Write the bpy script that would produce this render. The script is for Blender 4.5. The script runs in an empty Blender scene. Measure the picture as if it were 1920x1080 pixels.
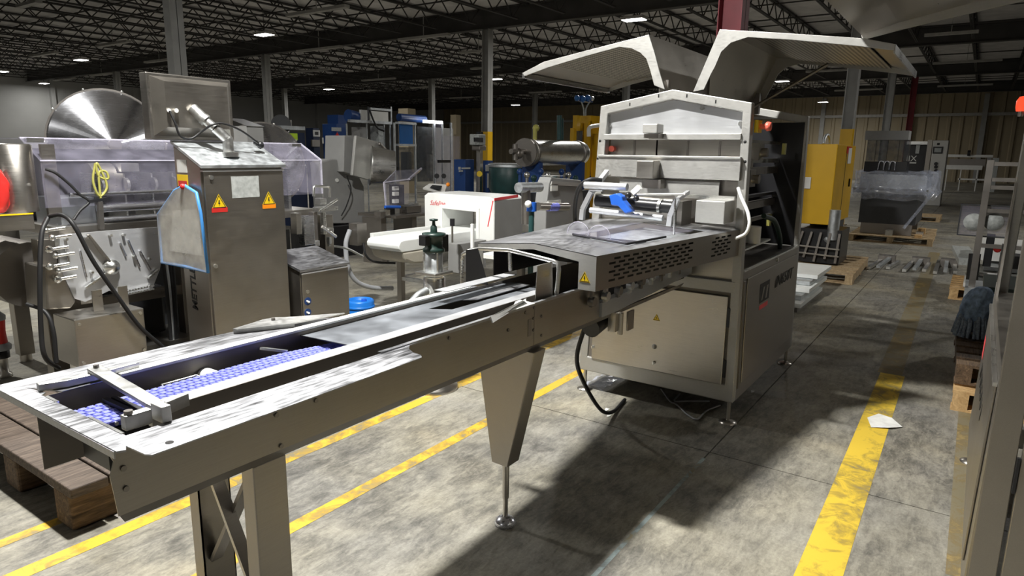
import bpy, bmesh, math, random
from mathutils import Vector, Matrix
random.seed(7)
scene = bpy.context.scene
COL = scene.collection
PI = math.pi

# ------------------------------------------------------------------ camera
# world: X runs along the conveyor, Y to the left, Z up, metres; the camera stands over the origin
CAM_H, FPX = 1.65, 1250.76
PITCH, ROLL, YAW = 0.200822, 0.013928, 0.604668
def cam_axes():
    cy, sy, cp, sp = math.cos(YAW), math.sin(YAW), math.cos(PITCH), math.sin(PITCH)
    fw = Vector((cy*cp, sy*cp, -sp)); rt = Vector((sy, -cy, 0)); up = rt.cross(fw)
    c, s = math.cos(ROLL), math.sin(ROLL)
    return c*rt + s*up, -s*rt + c*up, fw
RT, UP, FW = cam_axes()
cd = bpy.data.cameras.new('camera'); cam = bpy.data.objects.new('camera', cd); COL.objects.link(cam)
m = Matrix((RT, UP, -FW)).transposed().to_4x4(); m.translation = Vector((0, 0, CAM_H))
cam.matrix_world = m
cd.sensor_width = 36; cd.lens = 36*FPX/1920; cd.clip_start = 0.05; cd.clip_end = 300
scene.camera = cam
def W(u, v, ax, val):
    """survey helper: the point of a sight line on the plane ax = val (metres)"""
    d = RT*((u-960)/FPX) - UP*((v-540)/FPX) + FW
    i = 'xyz'.index(ax); o = Vector((0, 0, CAM_H)); t = (val-o[i])/d[i]
    return o + d*t

# ------------------------------------------------------------------ world, exposure
w = bpy.data.worlds.new('world'); scene.world = w; w.use_nodes = True
w.node_tree.nodes['Background'].inputs[0].default_value = (0.6, 0.65, 0.7, 1)
w.node_tree.nodes['Background'].inputs[1].default_value = 0.02
scene.view_settings.view_transform = 'Standard'
scene.view_settings.look = 'None'
scene.view_settings.exposure = 0.0
scene.view_settings.gamma = 1.0
scene.view_settings.use_curve_mapping = False

# ------------------------------------------------------------------ lamps (high bays; their housings are built with the ceiling)
LAMP_Z = 5.3
LAMPS = [  # x, y, power
    (1.78, 2.85, 640), (14.3, 19.9, 260), (14.2, 32.7, 240), (14.3, 41.6, 230), (18.2, 47.0, 70), (28.8, 33.9, 200), (28.8, 21.1, 200),
    (18.1, 8.5, 330), (36.3, 8.8, 330), (51.2, 9.6, 260), (45.0, 31.0, 160), (2.0, 9.4, 260), (-3.0, 17.5, 160), (15.5, -4.2, 330), (-8.5, 3.0, 120)]  # lamps over the guarded machine and behind the camera are added fill
for i, (x, y, p) in enumerate(LAMPS):
    ld = bpy.data.lights.new('high_bay_light', 'AREA'); ld.shape = 'RECTANGLE'; ld.size = 0.18; ld.size_y = 0.38
    ld.energy = p; ld.color = (1.0, 0.985, 0.94)
    lo = bpy.data.objects.new('high_bay_light', ld); lo.location = (x, y, LAMP_Z-0.02); COL.objects.link(lo)

# ------------------------------------------------------------------ materials
MAT = {}
def nodes_of(name):
    mt = bpy.data.materials.new(name); mt.use_nodes = True; nt = mt.node_tree
    return mt, nt, nt.nodes['Principled BSDF']
def N(nt, t, **kw):
    n = nt.nodes.new(t)
    for k, v in kw.items():
        if k in n.inputs: n.inputs[k].default_value = v
        else: setattr(n, k, v)
    return n
def ramp(nt, fac, stops):
    r = nt.nodes.new('ShaderNodeValToRGB'); e = r.color_ramp.elements
    while len(e) < len(stops): e.new(0.5)
    for k, (p, c) in enumerate(stops): e[k].position = p; e[k].color = (*c, 1)
    nt.links.new(fac, r.inputs[0]); return r
def plain(name, col, rough=0.5, metal=0.0, var=0.12, scale=6, spec=None, emit=None, estr=0, trans=0, ior=1.45):
    mt, nt, b = nodes_of(name); L = nt.links
    tc = N(nt, 'ShaderNodeTexCoord'); nz = N(nt, 'ShaderNodeTexNoise', Scale=scale, Detail=4.0)
    L.new(tc.outputs['Object'], nz.inputs['Vector'])
    lo = tuple(c*(1-var) for c in col); hi = tuple(min(1, c*(1+var)) for c in col)
    r = ramp(nt, nz.outputs['Fac'], [(0.3, lo), (0.7, hi)])
    L.new(r.outputs[0], b.inputs['Base Color'])
    b.inputs['Roughness'].default_value = rough; b.inputs['Metallic'].default_value = metal
    if spec is not None: b.inputs['Specular IOR Level'].default_value = spec
    if emit: b.inputs['Emission Color'].default_value = (*emit, 1); b.inputs['Emission Strength'].default_value = estr
    if trans: b.inputs['Transmission Weight'].default_value = trans; b.inputs['IOR'].default_value = ior
    MAT[name] = mt; return mt
def steel(name, col, rough=0.32, stretch=(3, 3, 160), var=0.12, smudge=0.25, bump=0.06, metal=1.0):
    """brushed stainless steel: streaked grain, patchy roughness"""
    mt, nt, b = nodes_of(name); L = nt.links
    tc = N(nt, 'ShaderNodeTexCoord'); mp = N(nt, 'ShaderNodeMapping'); mp.inputs['Scale'].default_value = stretch
    L.new(tc.outputs['Object'], mp.inputs[0])
    g = N(nt, 'ShaderNodeTexNoise', Scale=3.0, Detail=5.0); L.new(mp.outputs[0], g.inputs['Vector'])
    s = N(nt, 'ShaderNodeTexNoise', Scale=4.0, Detail=6.0, Roughness=0.65); L.new(tc.outputs['Object'], s.inputs['Vector'])
    mx = N(nt, 'ShaderNodeMix'); mx.data_type = 'FLOAT'; mx.inputs[0].default_value = 0.5
    L.new(g.outputs['Fac'], mx.inputs[2]); L.new(s.outputs['Fac'], mx.inputs[3])
    r = ramp(nt, mx.outputs[0], [(0.3, tuple(c*(1-var) for c in col)), (0.7, tuple(min(1, c*(1+var)) for c in col))])
    L.new(r.outputs[0], b.inputs['Base Color'])
    rr = N(nt, 'ShaderNodeMapRange'); rr.inputs['To Min'].default_value = max(0.05, rough*(1-smudge)); rr.inputs['To Max'].default_value = rough*(1+smudge)
    rr.inputs['From Min'].default_value = 0.3; rr.inputs['From Max'].default_value = 0.7
    L.new(mx.outputs[0], rr.inputs['Value']); L.new(rr.outputs[0], b.inputs['Roughness'])
    b.inputs['Metallic'].default_value = metal
    bp = N(nt, 'ShaderNodeBump', Strength=bump, Distance=0.002); L.new(g.outputs['Fac'], bp.inputs['Height']); L.new(bp.outputs[0], b.inputs['Normal'])
    MAT[name] = mt; return mt
def wood(name, c1, c2, rough=0.75, sc=(1.5, 14, 14)):
    mt, nt, b = nodes_of(name); L = nt.links
    tc = N(nt, 'ShaderNodeTexCoord'); mp = N(nt, 'ShaderNodeMapping'); mp.inputs['Scale'].default_value = sc
    L.new(tc.outputs['Object'], mp.inputs[0])
    wv = N(nt, 'ShaderNodeTexNoise', Scale=2.2, Detail=6.0, Distortion=1.6); L.new(mp.outputs[0], wv.inputs['Vector'])
    mp2 = N(nt, 'ShaderNodeMapping'); mp2.inputs['Scale'].default_value = tuple(v*5 for v in sc); L.new(tc.outputs['Object'], mp2.inputs[0])
    fn = N(nt, 'ShaderNodeTexNoise', Scale=3.0, Detail=3.0); L.new(mp2.outputs[0], fn.inputs['Vector'])
    mx = N(nt, 'ShaderNodeMix'); mx.data_type = 'FLOAT'; mx.inputs[0].default_value = 0.35
    L.new(wv.outputs['Fac'], mx.inputs[2]); L.new(fn.outputs['Fac'], mx.inputs[3])
    r = ramp(nt, mx.outputs[0], [(0.32, c1), (0.52, tuple((a+b2)/2 for a, b2 in zip(c1, c2))), (0.68, c2)])
    L.new(r.outputs[0], b.inputs['Base Color']); b.inputs['Roughness'].default_value = rough
    bp = N(nt, 'ShaderNodeBump', Strength=0.35, Distance=0.004); L.new(mx.outputs[0], bp.inputs['Height']); L.new(bp.outputs[0], b.inputs['Normal'])
    MAT[name] = mt; return mt
def clear(name, col, alpha=0.25, rough=0.08):
    """thin clear sheet: mostly see-through with a glossy skin"""
    mt, nt, b = nodes_of(name); L = nt.links
    tc = N(nt, 'ShaderNodeTexCoord'); nz = N(nt, 'ShaderNodeTexNoise', Scale=9.0, Detail=5.0); L.new(tc.outputs['Object'], nz.inputs['Vector'])
    rr = N(nt, 'ShaderNodeMapRange'); rr.inputs['From Min'].default_value = 0.3; rr.inputs['From Max'].default_value = 0.75
    rr.inputs['To Min'].default_value = alpha*0.55; rr.inputs['To Max'].default_value = min(1, alpha*1.5)
    L.new(nz.outputs['Fac'], rr.inputs['Value']); L.new(rr.outputs[0], b.inputs['Alpha'])
    b.inputs['Base Color'].default_value = (*col, 1); b.inputs['Roughness'].default_value = rough; b.inputs['Specular IOR Level'].default_value = 0.8
    MAT[name] = mt; return mt

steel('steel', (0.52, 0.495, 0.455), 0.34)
steel('steel_side', (0.37, 0.345, 0.31), 0.40, stretch=(3, 160, 160), bump=0.04)  # stainless darkened, the shade of upright faces kept in its colour
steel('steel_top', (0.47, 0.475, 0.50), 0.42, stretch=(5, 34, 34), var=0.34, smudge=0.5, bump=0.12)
steel('steel_bright', (0.78, 0.78, 0.76), 0.30)
steel('steel_matte', (0.48, 0.475, 0.455), 0.56, stretch=(12, 12, 40), var=0.12, bump=0.05, metal=0.8)
steel('steel_dark', (0.30, 0.28, 0.26), 0.45)
steel('steel_blue', (0.50, 0.53, 0.58), 0.4)
steel('polished', (0.70, 0.71, 0.76), 0.26, var=0.05, bump=0.0)
steel('cast_alu', (0.50, 0.50, 0.49), 0.45, stretch=(14, 14, 14), var=0.25, bump=0.15)
steel('steel_satin', (0.60, 0.61, 0.63), 0.46, var=0.07, smudge=0.3, bump=0.03, metal=0.7)
steel('steel_dull', (0.21, 0.19, 0.165), 0.55, stretch=(3, 120, 120), metal=0.6)  # darker, rougher steel with weak reflections
steel('galvanised', (0.60, 0.63, 0.65), 0.5, stretch=(8, 8, 8), var=0.25)
plain('black_rubber', (0.012, 0.012, 0.013), 0.55)
plain('black_plastic', (0.016, 0.016, 0.018), 0.35)
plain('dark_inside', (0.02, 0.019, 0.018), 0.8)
plain('white_plastic', (0.86, 0.87, 0.85), 0.35, var=0.03)
plain('white_belt', (0.84, 0.86, 0.84), 0.5, var=0.04)
plain('grey_plastic', (0.33, 0.34, 0.36), 0.45)
plain('grey_paint', (0.27, 0.27, 0.265), 0.5, var=0.06)
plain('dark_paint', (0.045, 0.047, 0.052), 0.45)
plain('beige_paint', (0.46, 0.43, 0.36), 0.55)
plain('blue_belt', (0.19, 0.21, 0.66), 0.5, var=0.22, scale=60)
plain('belt_base', (0.05, 0.055, 0.30), 0.6)
plain('blue_plastic', (0.012, 0.17, 0.62), 0.35, var=0.1)
plain('blue_bright', (0.02, 0.13, 0.62), 0.35, var=0.1)
plain('blue_paint', (0.016, 0.055, 0.20), 0.4, var=0.15, scale=2)
plain('blue_panel', (0.02, 0.12, 0.36), 0.35, var=0.1, scale=2)
plain('navy_paint', (0.012, 0.022, 0.06), 0.4, var=0.2, scale=2)
plain('green_paint', (0.014, 0.034, 0.028), 0.4, var=0.25)
plain('teal_paint', (0.018, 0.06, 0.06), 0.4, var=0.2)
plain('yellow_paint', (0.62, 0.36, 0.008), 0.42, var=0.1, scale=2)
plain('sign_yellow', (0.85, 0.58, 0.01), 0.4, var=0.04)
plain('sign_orange', (0.9, 0.27, 0.01), 0.4, var=0.04)
plain('sign_black', (0.012, 0.012, 0.012), 0.5)
plain('red_plastic', (0.62, 0.03, 0.025), 0.35, var=0.15)
plain('red_paint', (0.19, 0.012, 0.022), 0.5, var=0.2, scale=2)
plain('red_ink', (0.75, 0.08, 0.09), 0.5)
plain('pink_red', (0.85, 0.16, 0.11), 0.4)
plain('yellow_cord', (0.42, 0.40, 0.10), 0.5)
plain('paper', (0.72, 0.72, 0.69), 0.8, var=0.1, scale=20)
plain('label_grey', (0.42, 0.44, 0.43), 0.5, var=0.22, scale=30)
plain('label_white', (0.75, 0.75, 0.72), 0.5, var=0.05)
plain('screen_dark', (0.02, 0.025, 0.03), 0.2)
plain('screen_grey', (0.3, 0.32, 0.32), 0.3)
plain('screen_green', (0.2, 0.3, 0.02), 0.3, emit=(0.35, 0.5, 0.03), estr=0.25)
plain('red_lamp', (0.8, 0.04, 0.02), 0.3, emit=(1.0, 0.08, 0.03), estr=1.2)
plain('lamp_glow', (0.9, 0.9, 0.9), 0.5, emit=(1.0, 0.99, 0.96), estr=14)
plain('column_paint', (0.34, 0.34, 0.33), 0.55, var=0.1, scale=3)
plain('girder_paint', (0.055, 0.052, 0.05), 0.6, var=0.2, scale=2)
plain('joist_paint', (0.03, 0.028, 0.027), 0.6, var=0.2)
plain('deck_paint', (0.72, 0.70, 0.70), 0.6, var=0.15, scale=2)
plain('strip_paint', (0.42, 0.41, 0.39), 0.5)
plain('rope', (0.24, 0.29, 0.36), 0.9, var=0.4, scale=60)
plain('blue_cloth', (0.26, 0.36, 0.52), 0.9, var=0.4, scale=30)
plain('blue_trim', (0.06, 0.27, 0.66), 0.5, var=0.1)
plain('concrete_grey', (0.16, 0.155, 0.15), 0.8)
wood('timber_grey', (0.034, 0.024, 0.018), (0.16, 0.122, 0.095))
wood('timber_dark', (0.035, 0.02, 0.01), (0.20, 0.13, 0.075))
wood('pallet_wood', (0.30, 0.20, 0.10), (0.60, 0.46, 0.28), sc=(6, 6, 6))
wood('fresh_wood', (0.42, 0.25, 0.10), (0.72, 0.49, 0.24), sc=(6, 6, 6))
clear('acrylic', (0.50, 0.48, 0.62), 0.11)
clear('acrylic_edge', (0.70, 0.68, 0.80), 0.65)
clear('film', (0.60, 0.65, 0.80), 0.34, 0.10)
clear('tinted', (0.10, 0.11, 0.12), 0.5)
clear('bag_clear', (0.62, 0.60, 0.55), 0.5, 0.3)
def floor_material():
    mt, nt, b = nodes_of('concrete'); L = nt.links
    g = N(nt, 'ShaderNodeNewGeometry')
    big = N(nt, 'ShaderNodeTexNoise', Scale=0.55, Detail=6.0, Roughness=0.6); L.new(g.outputs['Position'], big.inputs['Vector'])
    mid = N(nt, 'ShaderNodeTexNoise', Scale=3.2, Detail=8.0, Roughness=0.72, Distortion=0.25); L.new(g.outputs['Position'], mid.inputs['Vector'])
    mp = N(nt, 'ShaderNodeMapping'); mp.inputs['Scale'].default_value = (1.0, 3.0, 1.0); mp.inputs['Rotation'].default_value = (0, 0, 0.5); L.new(g.outputs['Position'], mp.inputs[0])
    scr = N(nt, 'ShaderNodeTexNoise', Scale=8.0, Detail=11.0, Roughness=0.82, Distortion=0.5); L.new(mp.outputs[0], scr.inputs['Vector'])
    fine = N(nt, 'ShaderNodeTexNoise', Scale=70.0, Detail=3.0); L.new(g.outputs['Position'], fine.inputs['Vector'])
    a = N(nt, 'ShaderNodeMix'); a.data_type = 'FLOAT'; a.inputs[0].default_value = 0.55; L.new(mid.outputs['Fac'], a.inputs[2]); L.new(scr.outputs['Fac'], a.inputs[3])
    c = N(nt, 'ShaderNodeMix'); c.data_type = 'FLOAT'; c.inputs[0].default_value = 0.28; L.new(a.outputs[0], c.inputs[2]); L.new(big.outputs['Fac'], c.inputs[3])
    r = ramp(nt, c.outputs[0], [(0.36, (0.045, 0.042, 0.037)), (0.44, (0.14, 0.132, 0.115)), (0.52, (0.29, 0.272, 0.23)), (0.62, (0.44, 0.415, 0.35))])
    tint = N(nt, 'ShaderNodeTexNoise', Scale=1.3, Detail=4.0); L.new(g.outputs['Position'], tint.inputs['Vector'])
    tr = ramp(nt, tint.outputs['Fac'], [(0.35, (0.86, 0.88, 0.92)), (0.6, (1.0, 0.99, 0.93)), (0.75, (1.0, 0.93, 0.78))])
    mu = N(nt, 'ShaderNodeMix'); mu.data_type = 'RGBA'; mu.blend_type = 'MULTIPLY'; mu.inputs[0].default_value = 1.0
    L.new(r.outputs[0], mu.inputs[6]); L.new(tr.outputs[0], mu.inputs[7]); 
    fr = ramp(nt, fine.outputs['Fac'], [(0.3, (0.86, 0.86, 0.86)), (0.7, (1.08, 1.08, 1.08))])
    m2 = N(nt, 'ShaderNodeMix'); m2.data_type = 'RGBA'; m2.blend_type = 'MULTIPLY'; m2.inputs[0].default_value = 1.0
    L.new(mu.outputs[2], m2.inputs[6]); L.new(fr.outputs[0], m2.inputs[7]); L.new(m2.outputs[2], b.inputs['Base Color'])
    rg = N(nt, 'ShaderNodeMapRange'); rg.inputs['To Min'].default_value = 0.38; rg.inputs['To Max'].default_value = 0.72; L.new(c.outputs[0], rg.inputs['Value']); L.new(rg.outputs[0], b.inputs['Roughness'])
    bp = N(nt, 'ShaderNodeBump', Strength=0.25, Distance=0.004); L.new(a.outputs[0], bp.inputs['Height']); L.new(bp.outputs[0], b.inputs['Normal'])
    MAT['concrete'] = mt
    return mt
floor_material()
def line_material(name, yel, cover):
    """floor paint worn through to the concrete"""
    mt, nt, b = nodes_of(name); L = nt.links
    g = N(nt, 'ShaderNodeNewGeometry')
    n1 = N(nt, 'ShaderNodeTexNoise', Scale=9.0, Detail=9.0, Roughness=0.7, Distortion=0.8); L.new(g.outputs['Position'], n1.inputs['Vector'])
    n2 = N(nt, 'ShaderNodeTexNoise', Scale=1.2, Detail=3.0); L.new(g.outputs['Position'], n2.inputs['Vector'])
    a = N(nt, 'ShaderNodeMix'); a.data_type = 'FLOAT'; a.inputs[0].default_value = 0.4; L.new(n1.outputs['Fac'], a.inputs[2]); L.new(n2.outputs['Fac'], a.inputs[3])
    dark = (0.22, 0.19, 0.12)
    r = ramp(nt, a.outputs[0], [(cover-0.06, dark), (cover, tuple(0.55*y+0.02 for y in yel)), (cover+0.08, yel)])
    L.new(r.outputs[0], b.inputs['Base Color']); b.inputs['Roughness'].default_value = 0.55
    MAT[name] = mt
line_material('line_yellow', (0.66, 0.42, 0.04), 0.455)
line_material('line_yellow_bold', (0.70, 0.49, 0.05), 0.445)
line_material('line_worn', (0.34, 0.25, 0.10), 0.53)
line_material('joint_fill', (0.33, 0.40, 0.40), 0.45)
def corrugated(name, col):
    mt, nt, b = nodes_of(name); L = nt.links
    g = N(nt, 'ShaderNodeNewGeometry'); n = N(nt, 'ShaderNodeTexNoise', Scale=0.35, Detail=4.0); L.new(g.outputs['Position'], n.inputs['Vector'])
    r = ramp(nt, n.outputs['Fac'], [(0.3, tuple(c*0.85 for c in col)), (0.7, tuple(c*1.1 for c in col))]); L.new(r.outputs[0], b.inputs['Base Color'])
    b.inputs['Roughness'].default_value = 0.6; MAT[name] = mt
corrugated('wall_tan', (0.36, 0.30, 0.20)); corrugated('wall_white', (0.40, 0.40, 0.39))

# ------------------------------------------------------------------ mesh helpers
OFF = {}                                   # a thing's base point, so that its parts can be written in world metres
class MB:
    def __init__(s): s.v = []; s.f = []; s.sm = []
    def add(s, vs, fs, smooth=False):
        o = len(s.v); s.v += [Vector(p) for p in vs]; s.f += [tuple(i+o for i in f) for f in fs]; s.sm += [smooth]*len(fs); return s
    def box(s, x0, x1, y0, y1, z0, z1):
        vs = [(x, y, z) for x in (x0, x1) for y in (y0, y1) for z in (z0, z1)]
        return s.add(vs, [(0, 1, 3, 2), (4, 6, 7, 5), (0, 4, 5, 1), (2, 3, 7, 6), (0, 2, 6, 4), (1, 5, 7, 3)])
    def obox(s, c, size, rot=(0, 0, 0)):
        from mathutils import Euler
        M = Euler(rot).to_matrix(); h = Vector(size)/2; c = Vector(c)
        vs = [c + M @ Vector((x*h.x, y*h.y, z*h.z)) for x in (-1, 1) for y in (-1, 1) for z in (-1, 1)]
        return s.add(vs, [(0, 1, 3, 2), (4, 6, 7, 5), (0, 4, 5, 1), (2, 3, 7, 6), (0, 2, 6, 4), (1, 5, 7, 3)])
    def bar(s, p0, p1, w, h=None, up=(0, 0, 1)):
        """rectangular bar from p0 to p1"""
        h = w if h is None else h; p0 = Vector(p0); p1 = Vector(p1); d = (p1-p0).normalized(); u = Vector(up)
        if abs(d.dot(u)) > 0.98: u = Vector((1, 0, 0))
        a = d.cross(u).normalized(); b = a.cross(d)
        vs = [p + a*(i*w/2) + b*(j*h/2) for p in (p0, p1) for i, j in ((-1, -1), (1, -1), (1, 1), (-1, 1))]
        return s.add(vs, [(3, 2, 1, 0), (4, 5, 6, 7), (0, 1, 5, 4), (1, 2, 6, 5), (2, 3, 7, 6), (3, 0, 4, 7)])
    def prism(s, poly, ax, a, b):
        """polygon in the plane across axis ax, extruded from a to b; poly is (p, q) in the two other axes in xyz order"""
        def P(p, q, t): return {'x': (t, p, q), 'y': (p, t, q), 'z': (p, q, t)}[ax]
        n = len(poly); vs = [P(p, q, a) for p, q in poly] + [P(p, q, b) for p, q in poly]
        return s.add(vs, [tuple(range(n))[::-1], tuple(range(n, 2*n))] + [(i, (i+1) % n, n+(i+1) % n, n+i) for i in range(n)])
    def ring(s, outer, inner, ax, a, b, closed=True):
        """frame between two polygons of equal count"""
        def P(p, q, t): return {'x': (t, p, q), 'y': (p, t, q), 'z': (p, q, t)}[ax]
        n = len(outer); vs = []
        for t in (a, b): vs += [P(p, q, t) for p, q in outer] + [P(p, q, t) for p, q in inner]
        fs = []
        for i in range(n if closed else n-1):
            j = (i+1) % n
            fs += [(i, n+i, n+j, j), (2*n+i, 2*n+j, 3*n+j, 3*n+i), (i, j, 2*n+j, 2*n+i), (n+i, 3*n+i, 3*n+j, n+j)]
        if not closed: fs += [(0, 2*n, 3*n, n), (n-1, 2*n-1, 4*n-1, 3*n-1)]
        return s.add(vs, fs)
    def cyl(s, p0, p1, r, n=14, r2=None, smooth=True, cap=True):
        r2 = r if r2 is None else r2; p0 = Vector(p0); p1 = Vector(p1); d = (p1-p0).normalized()
        u = Vector((0, 0, 1)) if abs(d.z) < 0.9 else Vector((1, 0, 0)); a = d.cross(u).normalized(); b = d.cross(a)
        vs = [p + (a*math.cos(2*PI*k/n) + b*math.sin(2*PI*k/n))*q for p, q in ((p0, r), (p1, r2)) for k in range(n)]
        s.add(vs, [(k, (k+1) % n, n+(k+1) % n, n+k) for k in range(n)], smooth)
        if cap: s.add(vs, [tuple(range(n))[::-1], tuple(range(n, 2*n))])
        return s
    def lathe(s, c, prof, ax='z', n=20, smooth=True, cap=True):
        """profile of (radius, height) turned about axis ax through c"""
        c = Vector(c)
        def P(r, h, t):
            x, y = r*math.cos(t), r*math.sin(t)
            return c + {'z': Vector((x, y, h)), 'x': Vector((h, x, y)), 'y': Vector((y, h, x))}[ax]
        vs = [P(r, h, 2*PI*k/n) for r, h in prof for k in range(n)]; m = len(prof)
        s.add(vs, [(i*n+k, i*n+(k+1) % n, (i+1)*n+(k+1) % n, (i+1)*n+k) for i in range(m-1) for k in range(n)], smooth)
        if cap and prof[0][0] > 1e-5: s.add(vs[:n], [tuple(range(n))[::-1]])
        if cap and prof[-1][0] > 1e-5: s.add(vs[-n:], [tuple(range(n))])
        return s
    def tube(s, pts, r, n=8, smooth=True):
        pts = [Vector(p) for p in pts]; m = len(pts); vs = []; pa = None
        for i in range(m):
            d = (pts[min(i+1, m-1)] - pts[max(i-1, 0)]).normalized()
            if pa is None:
                u = Vector((0, 0, 1)) if abs(d.z) < 0.9 else Vector((1, 0, 0)); pa = d.cross(u).normalized()
            else: pa = (pa - d*pa.dot(d)).normalized()
            b = d.cross(pa)
            vs += [pts[i] + (pa*math.cos(2*PI*k/n) + b*math.sin(2*PI*k/n))*r for k in range(n)]
        s.add(vs, [(i*n+k, i*n+(k+1) % n, (i+1)*n+(k+1) % n, (i+1)*n+k) for i in range(m-1) for k in range(n)], smooth)
        s.add(vs[:n], [tuple(range(n))[::-1]]); s.add(vs[-n:], [tuple(range(n))]); return s
    def ball(s, c, r, n=12, sq=(1, 1, 1)):
        c = Vector(c); m = n//2+1; vs = []
        for i in range(m):
            t = PI*i/(m-1)
            vs += [c + Vector((r*sq[0]*math.sin(t)*math.cos(2*PI*k/n), r*sq[1]*math.sin(t)*math.sin(2*PI*k/n), r*sq[2]*math.cos(t))) for k in range(n)]
        return s.add(vs, [(i*n+k, (i+1)*n+k, (i+1)*n+(k+1) % n, i*n+(k+1) % n) for i in range(m-1) for k in range(n)], True)
    def sheet(s, pts, t, nrm):
        """flat polygon of world points with thickness t along nrm"""
        nv = Vector(nrm).normalized()*t; n = len(pts); vs = [Vector(p) for p in pts] + [Vector(p)+nv for p in pts]
        return s.add(vs, [tuple(range(n))[::-1], tuple(range(n, 2*n))] + [(i, (i+1) % n, n+(i+1) % n, n+i) for i in range(n)])
    def grid(s, P, nu, nv, smooth=True):
        vs = [P(i/nu, j/nv) for i in range(nu+1) for j in range(nv+1)]
        return s.add(vs, [(i*(nv+1)+j, (i+1)*(nv+1)+j, (i+1)*(nv+1)+j+1, i*(nv+1)+j+1) for i in range(nu) for j in range(nv)], smooth)
    def mesh(s, name, off=Vector((0, 0, 0))):
        me = bpy.data.meshes.new(name); me.from_pydata([tuple(p-off) for p in s.v], [], s.f)
        for p, q in zip(me.polygons, s.sm): p.use_smooth = q
        bm = bmesh.new(); bm.from_mesh(me); bmesh.ops.recalc_face_normals(bm, faces=bm.faces); bm.to_mesh(me); bm.free()
        return me
def offset(o):
    while o is not None:
        if o.name in OFF: return OFF[o.name]
        o = o.parent
    return Vector((0, 0, 0))
def part(parent, name, mb, mat, bevel=0, label=None, kind=None):
    me = mb.mesh(name, offset(parent)); me.materials.append(MAT[mat])
    o = bpy.data.objects.new(name, me); COL.objects.link(o); o.parent = parent
    if bevel:
        b = o.modifiers.new('bevel', 'BEVEL'); b.width = bevel; b.segments = 2; b.limit_method = 'ANGLE'; b.angle_limit = 0.6
    if label: o['label'] = label
    if kind: o['kind'] = kind
    return o
def tag(o, label, cat, group=None):
    o['label'] = label; o['category'] = cat
    if group: o['group'] = group
    return o
def thing(name, label, cat, base, group=None, rotz=0, local=False):
    o = bpy.data.objects.new(name, None); o.empty_display_size = 0.1; COL.objects.link(o)
    o.location = base; o.rotation_euler = (0, 0, rotz)
    if not local: OFF[o.name] = Vector(base)
    return tag(o, label, cat, group)
def single(name, mb, mat, label, cat, group=None, bevel=0, base=None):
    """a thing that is one mesh, its origin at its own base"""
    xs = [p for p in mb.v]; lo = Vector((min(p.x for p in xs), min(p.y for p in xs), min(p.z for p in xs))); hi = Vector((max(p.x for p in xs), max(p.y for p in xs), 0))
    b = Vector(base) if base else Vector(((lo.x+hi.x)/2, (lo.y+hi.y)/2, lo.z))
    me = mb.mesh(name, b); me.materials.append(MAT[mat]); o = bpy.data.objects.new(name, me); COL.objects.link(o); o.location = b; OFF[o.name] = b
    if bevel:
        q = o.modifiers.new('bevel', 'BEVEL'); q.width = bevel; q.segments = 2; q.limit_method = 'ANGLE'; q.angle_limit = 0.6
    return tag(o, label, cat, group)
def struct(name, mb, mat, parent=None):
    o = part(parent, name, mb, mat)
    if parent is None: o['kind'] = 'structure'
    return o
def copy_tree(o, parent=None, label=None, loc=None, rotz=None):
    c = o.copy(); COL.objects.link(c); c.parent = parent
    if label: c['label'] = label
    if loc is not None: c.location = loc
    if rotz is not None: c.rotation_euler = (0, 0, rotz)
    for ch in o.children: copy_tree(ch, c)
    return c
def text(parent, name, body, loc, size, mat, xdir, ydir, shear=0.0, thick=0.0008, align='LEFT', sx=1.0, bold=0.0):
    """flat lettering: xdir is the reading direction, ydir the letters' up"""
    cu = bpy.data.curves.new(name, 'FONT'); cu.body = body; cu.size = size; cu.extrude = thick; cu.shear = shear; cu.align_x = align; cu.resolution_u = 3; cu.offset = bold
    cu.materials.append(MAT[mat]); o = bpy.data.objects.new(name, cu); COL.objects.link(o); o.parent = parent
    me = bpy.data.meshes.new_from_object(o); bpy.data.objects.remove(o); bpy.data.curves.remove(cu)
    o = bpy.data.objects.new(name, me); COL.objects.link(o); o.parent = parent
    x = Vector(xdir).normalized(); y = Vector(ydir).normalized(); z = x.cross(y)
    mm = Matrix((x*sx, y, z)).transposed().to_4x4(); mm.translation = Vector(loc) - offset(parent); o.matrix_basis = mm
    return o
def arc(c, r, a0, a1, n, f):
    return [f(c[0]+r*math.cos(a0+(a1-a0)*k/n), c[1]+r*math.sin(a0+(a1-a0)*k/n)) for k in range(n+1)]
def spline(pts, n=8):
    """smooth curve through points"""
    P = [Vector(p) for p in pts]; P = [2*P[0]-P[1]] + P + [2*P[-1]-P[-2]]; out = []
    for i in range(1, len(P)-2):
        for k in range(n):
            t = k/n; a, b, c, d = P[i-1], P[i], P[i+1], P[i+2]
            out.append(0.5*((2*b) + (c-a)*t + (2*a-5*b+4*c-d)*t*t + (3*b-a-3*c+d)*t**3))
    return out + [P[-2]]
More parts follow.
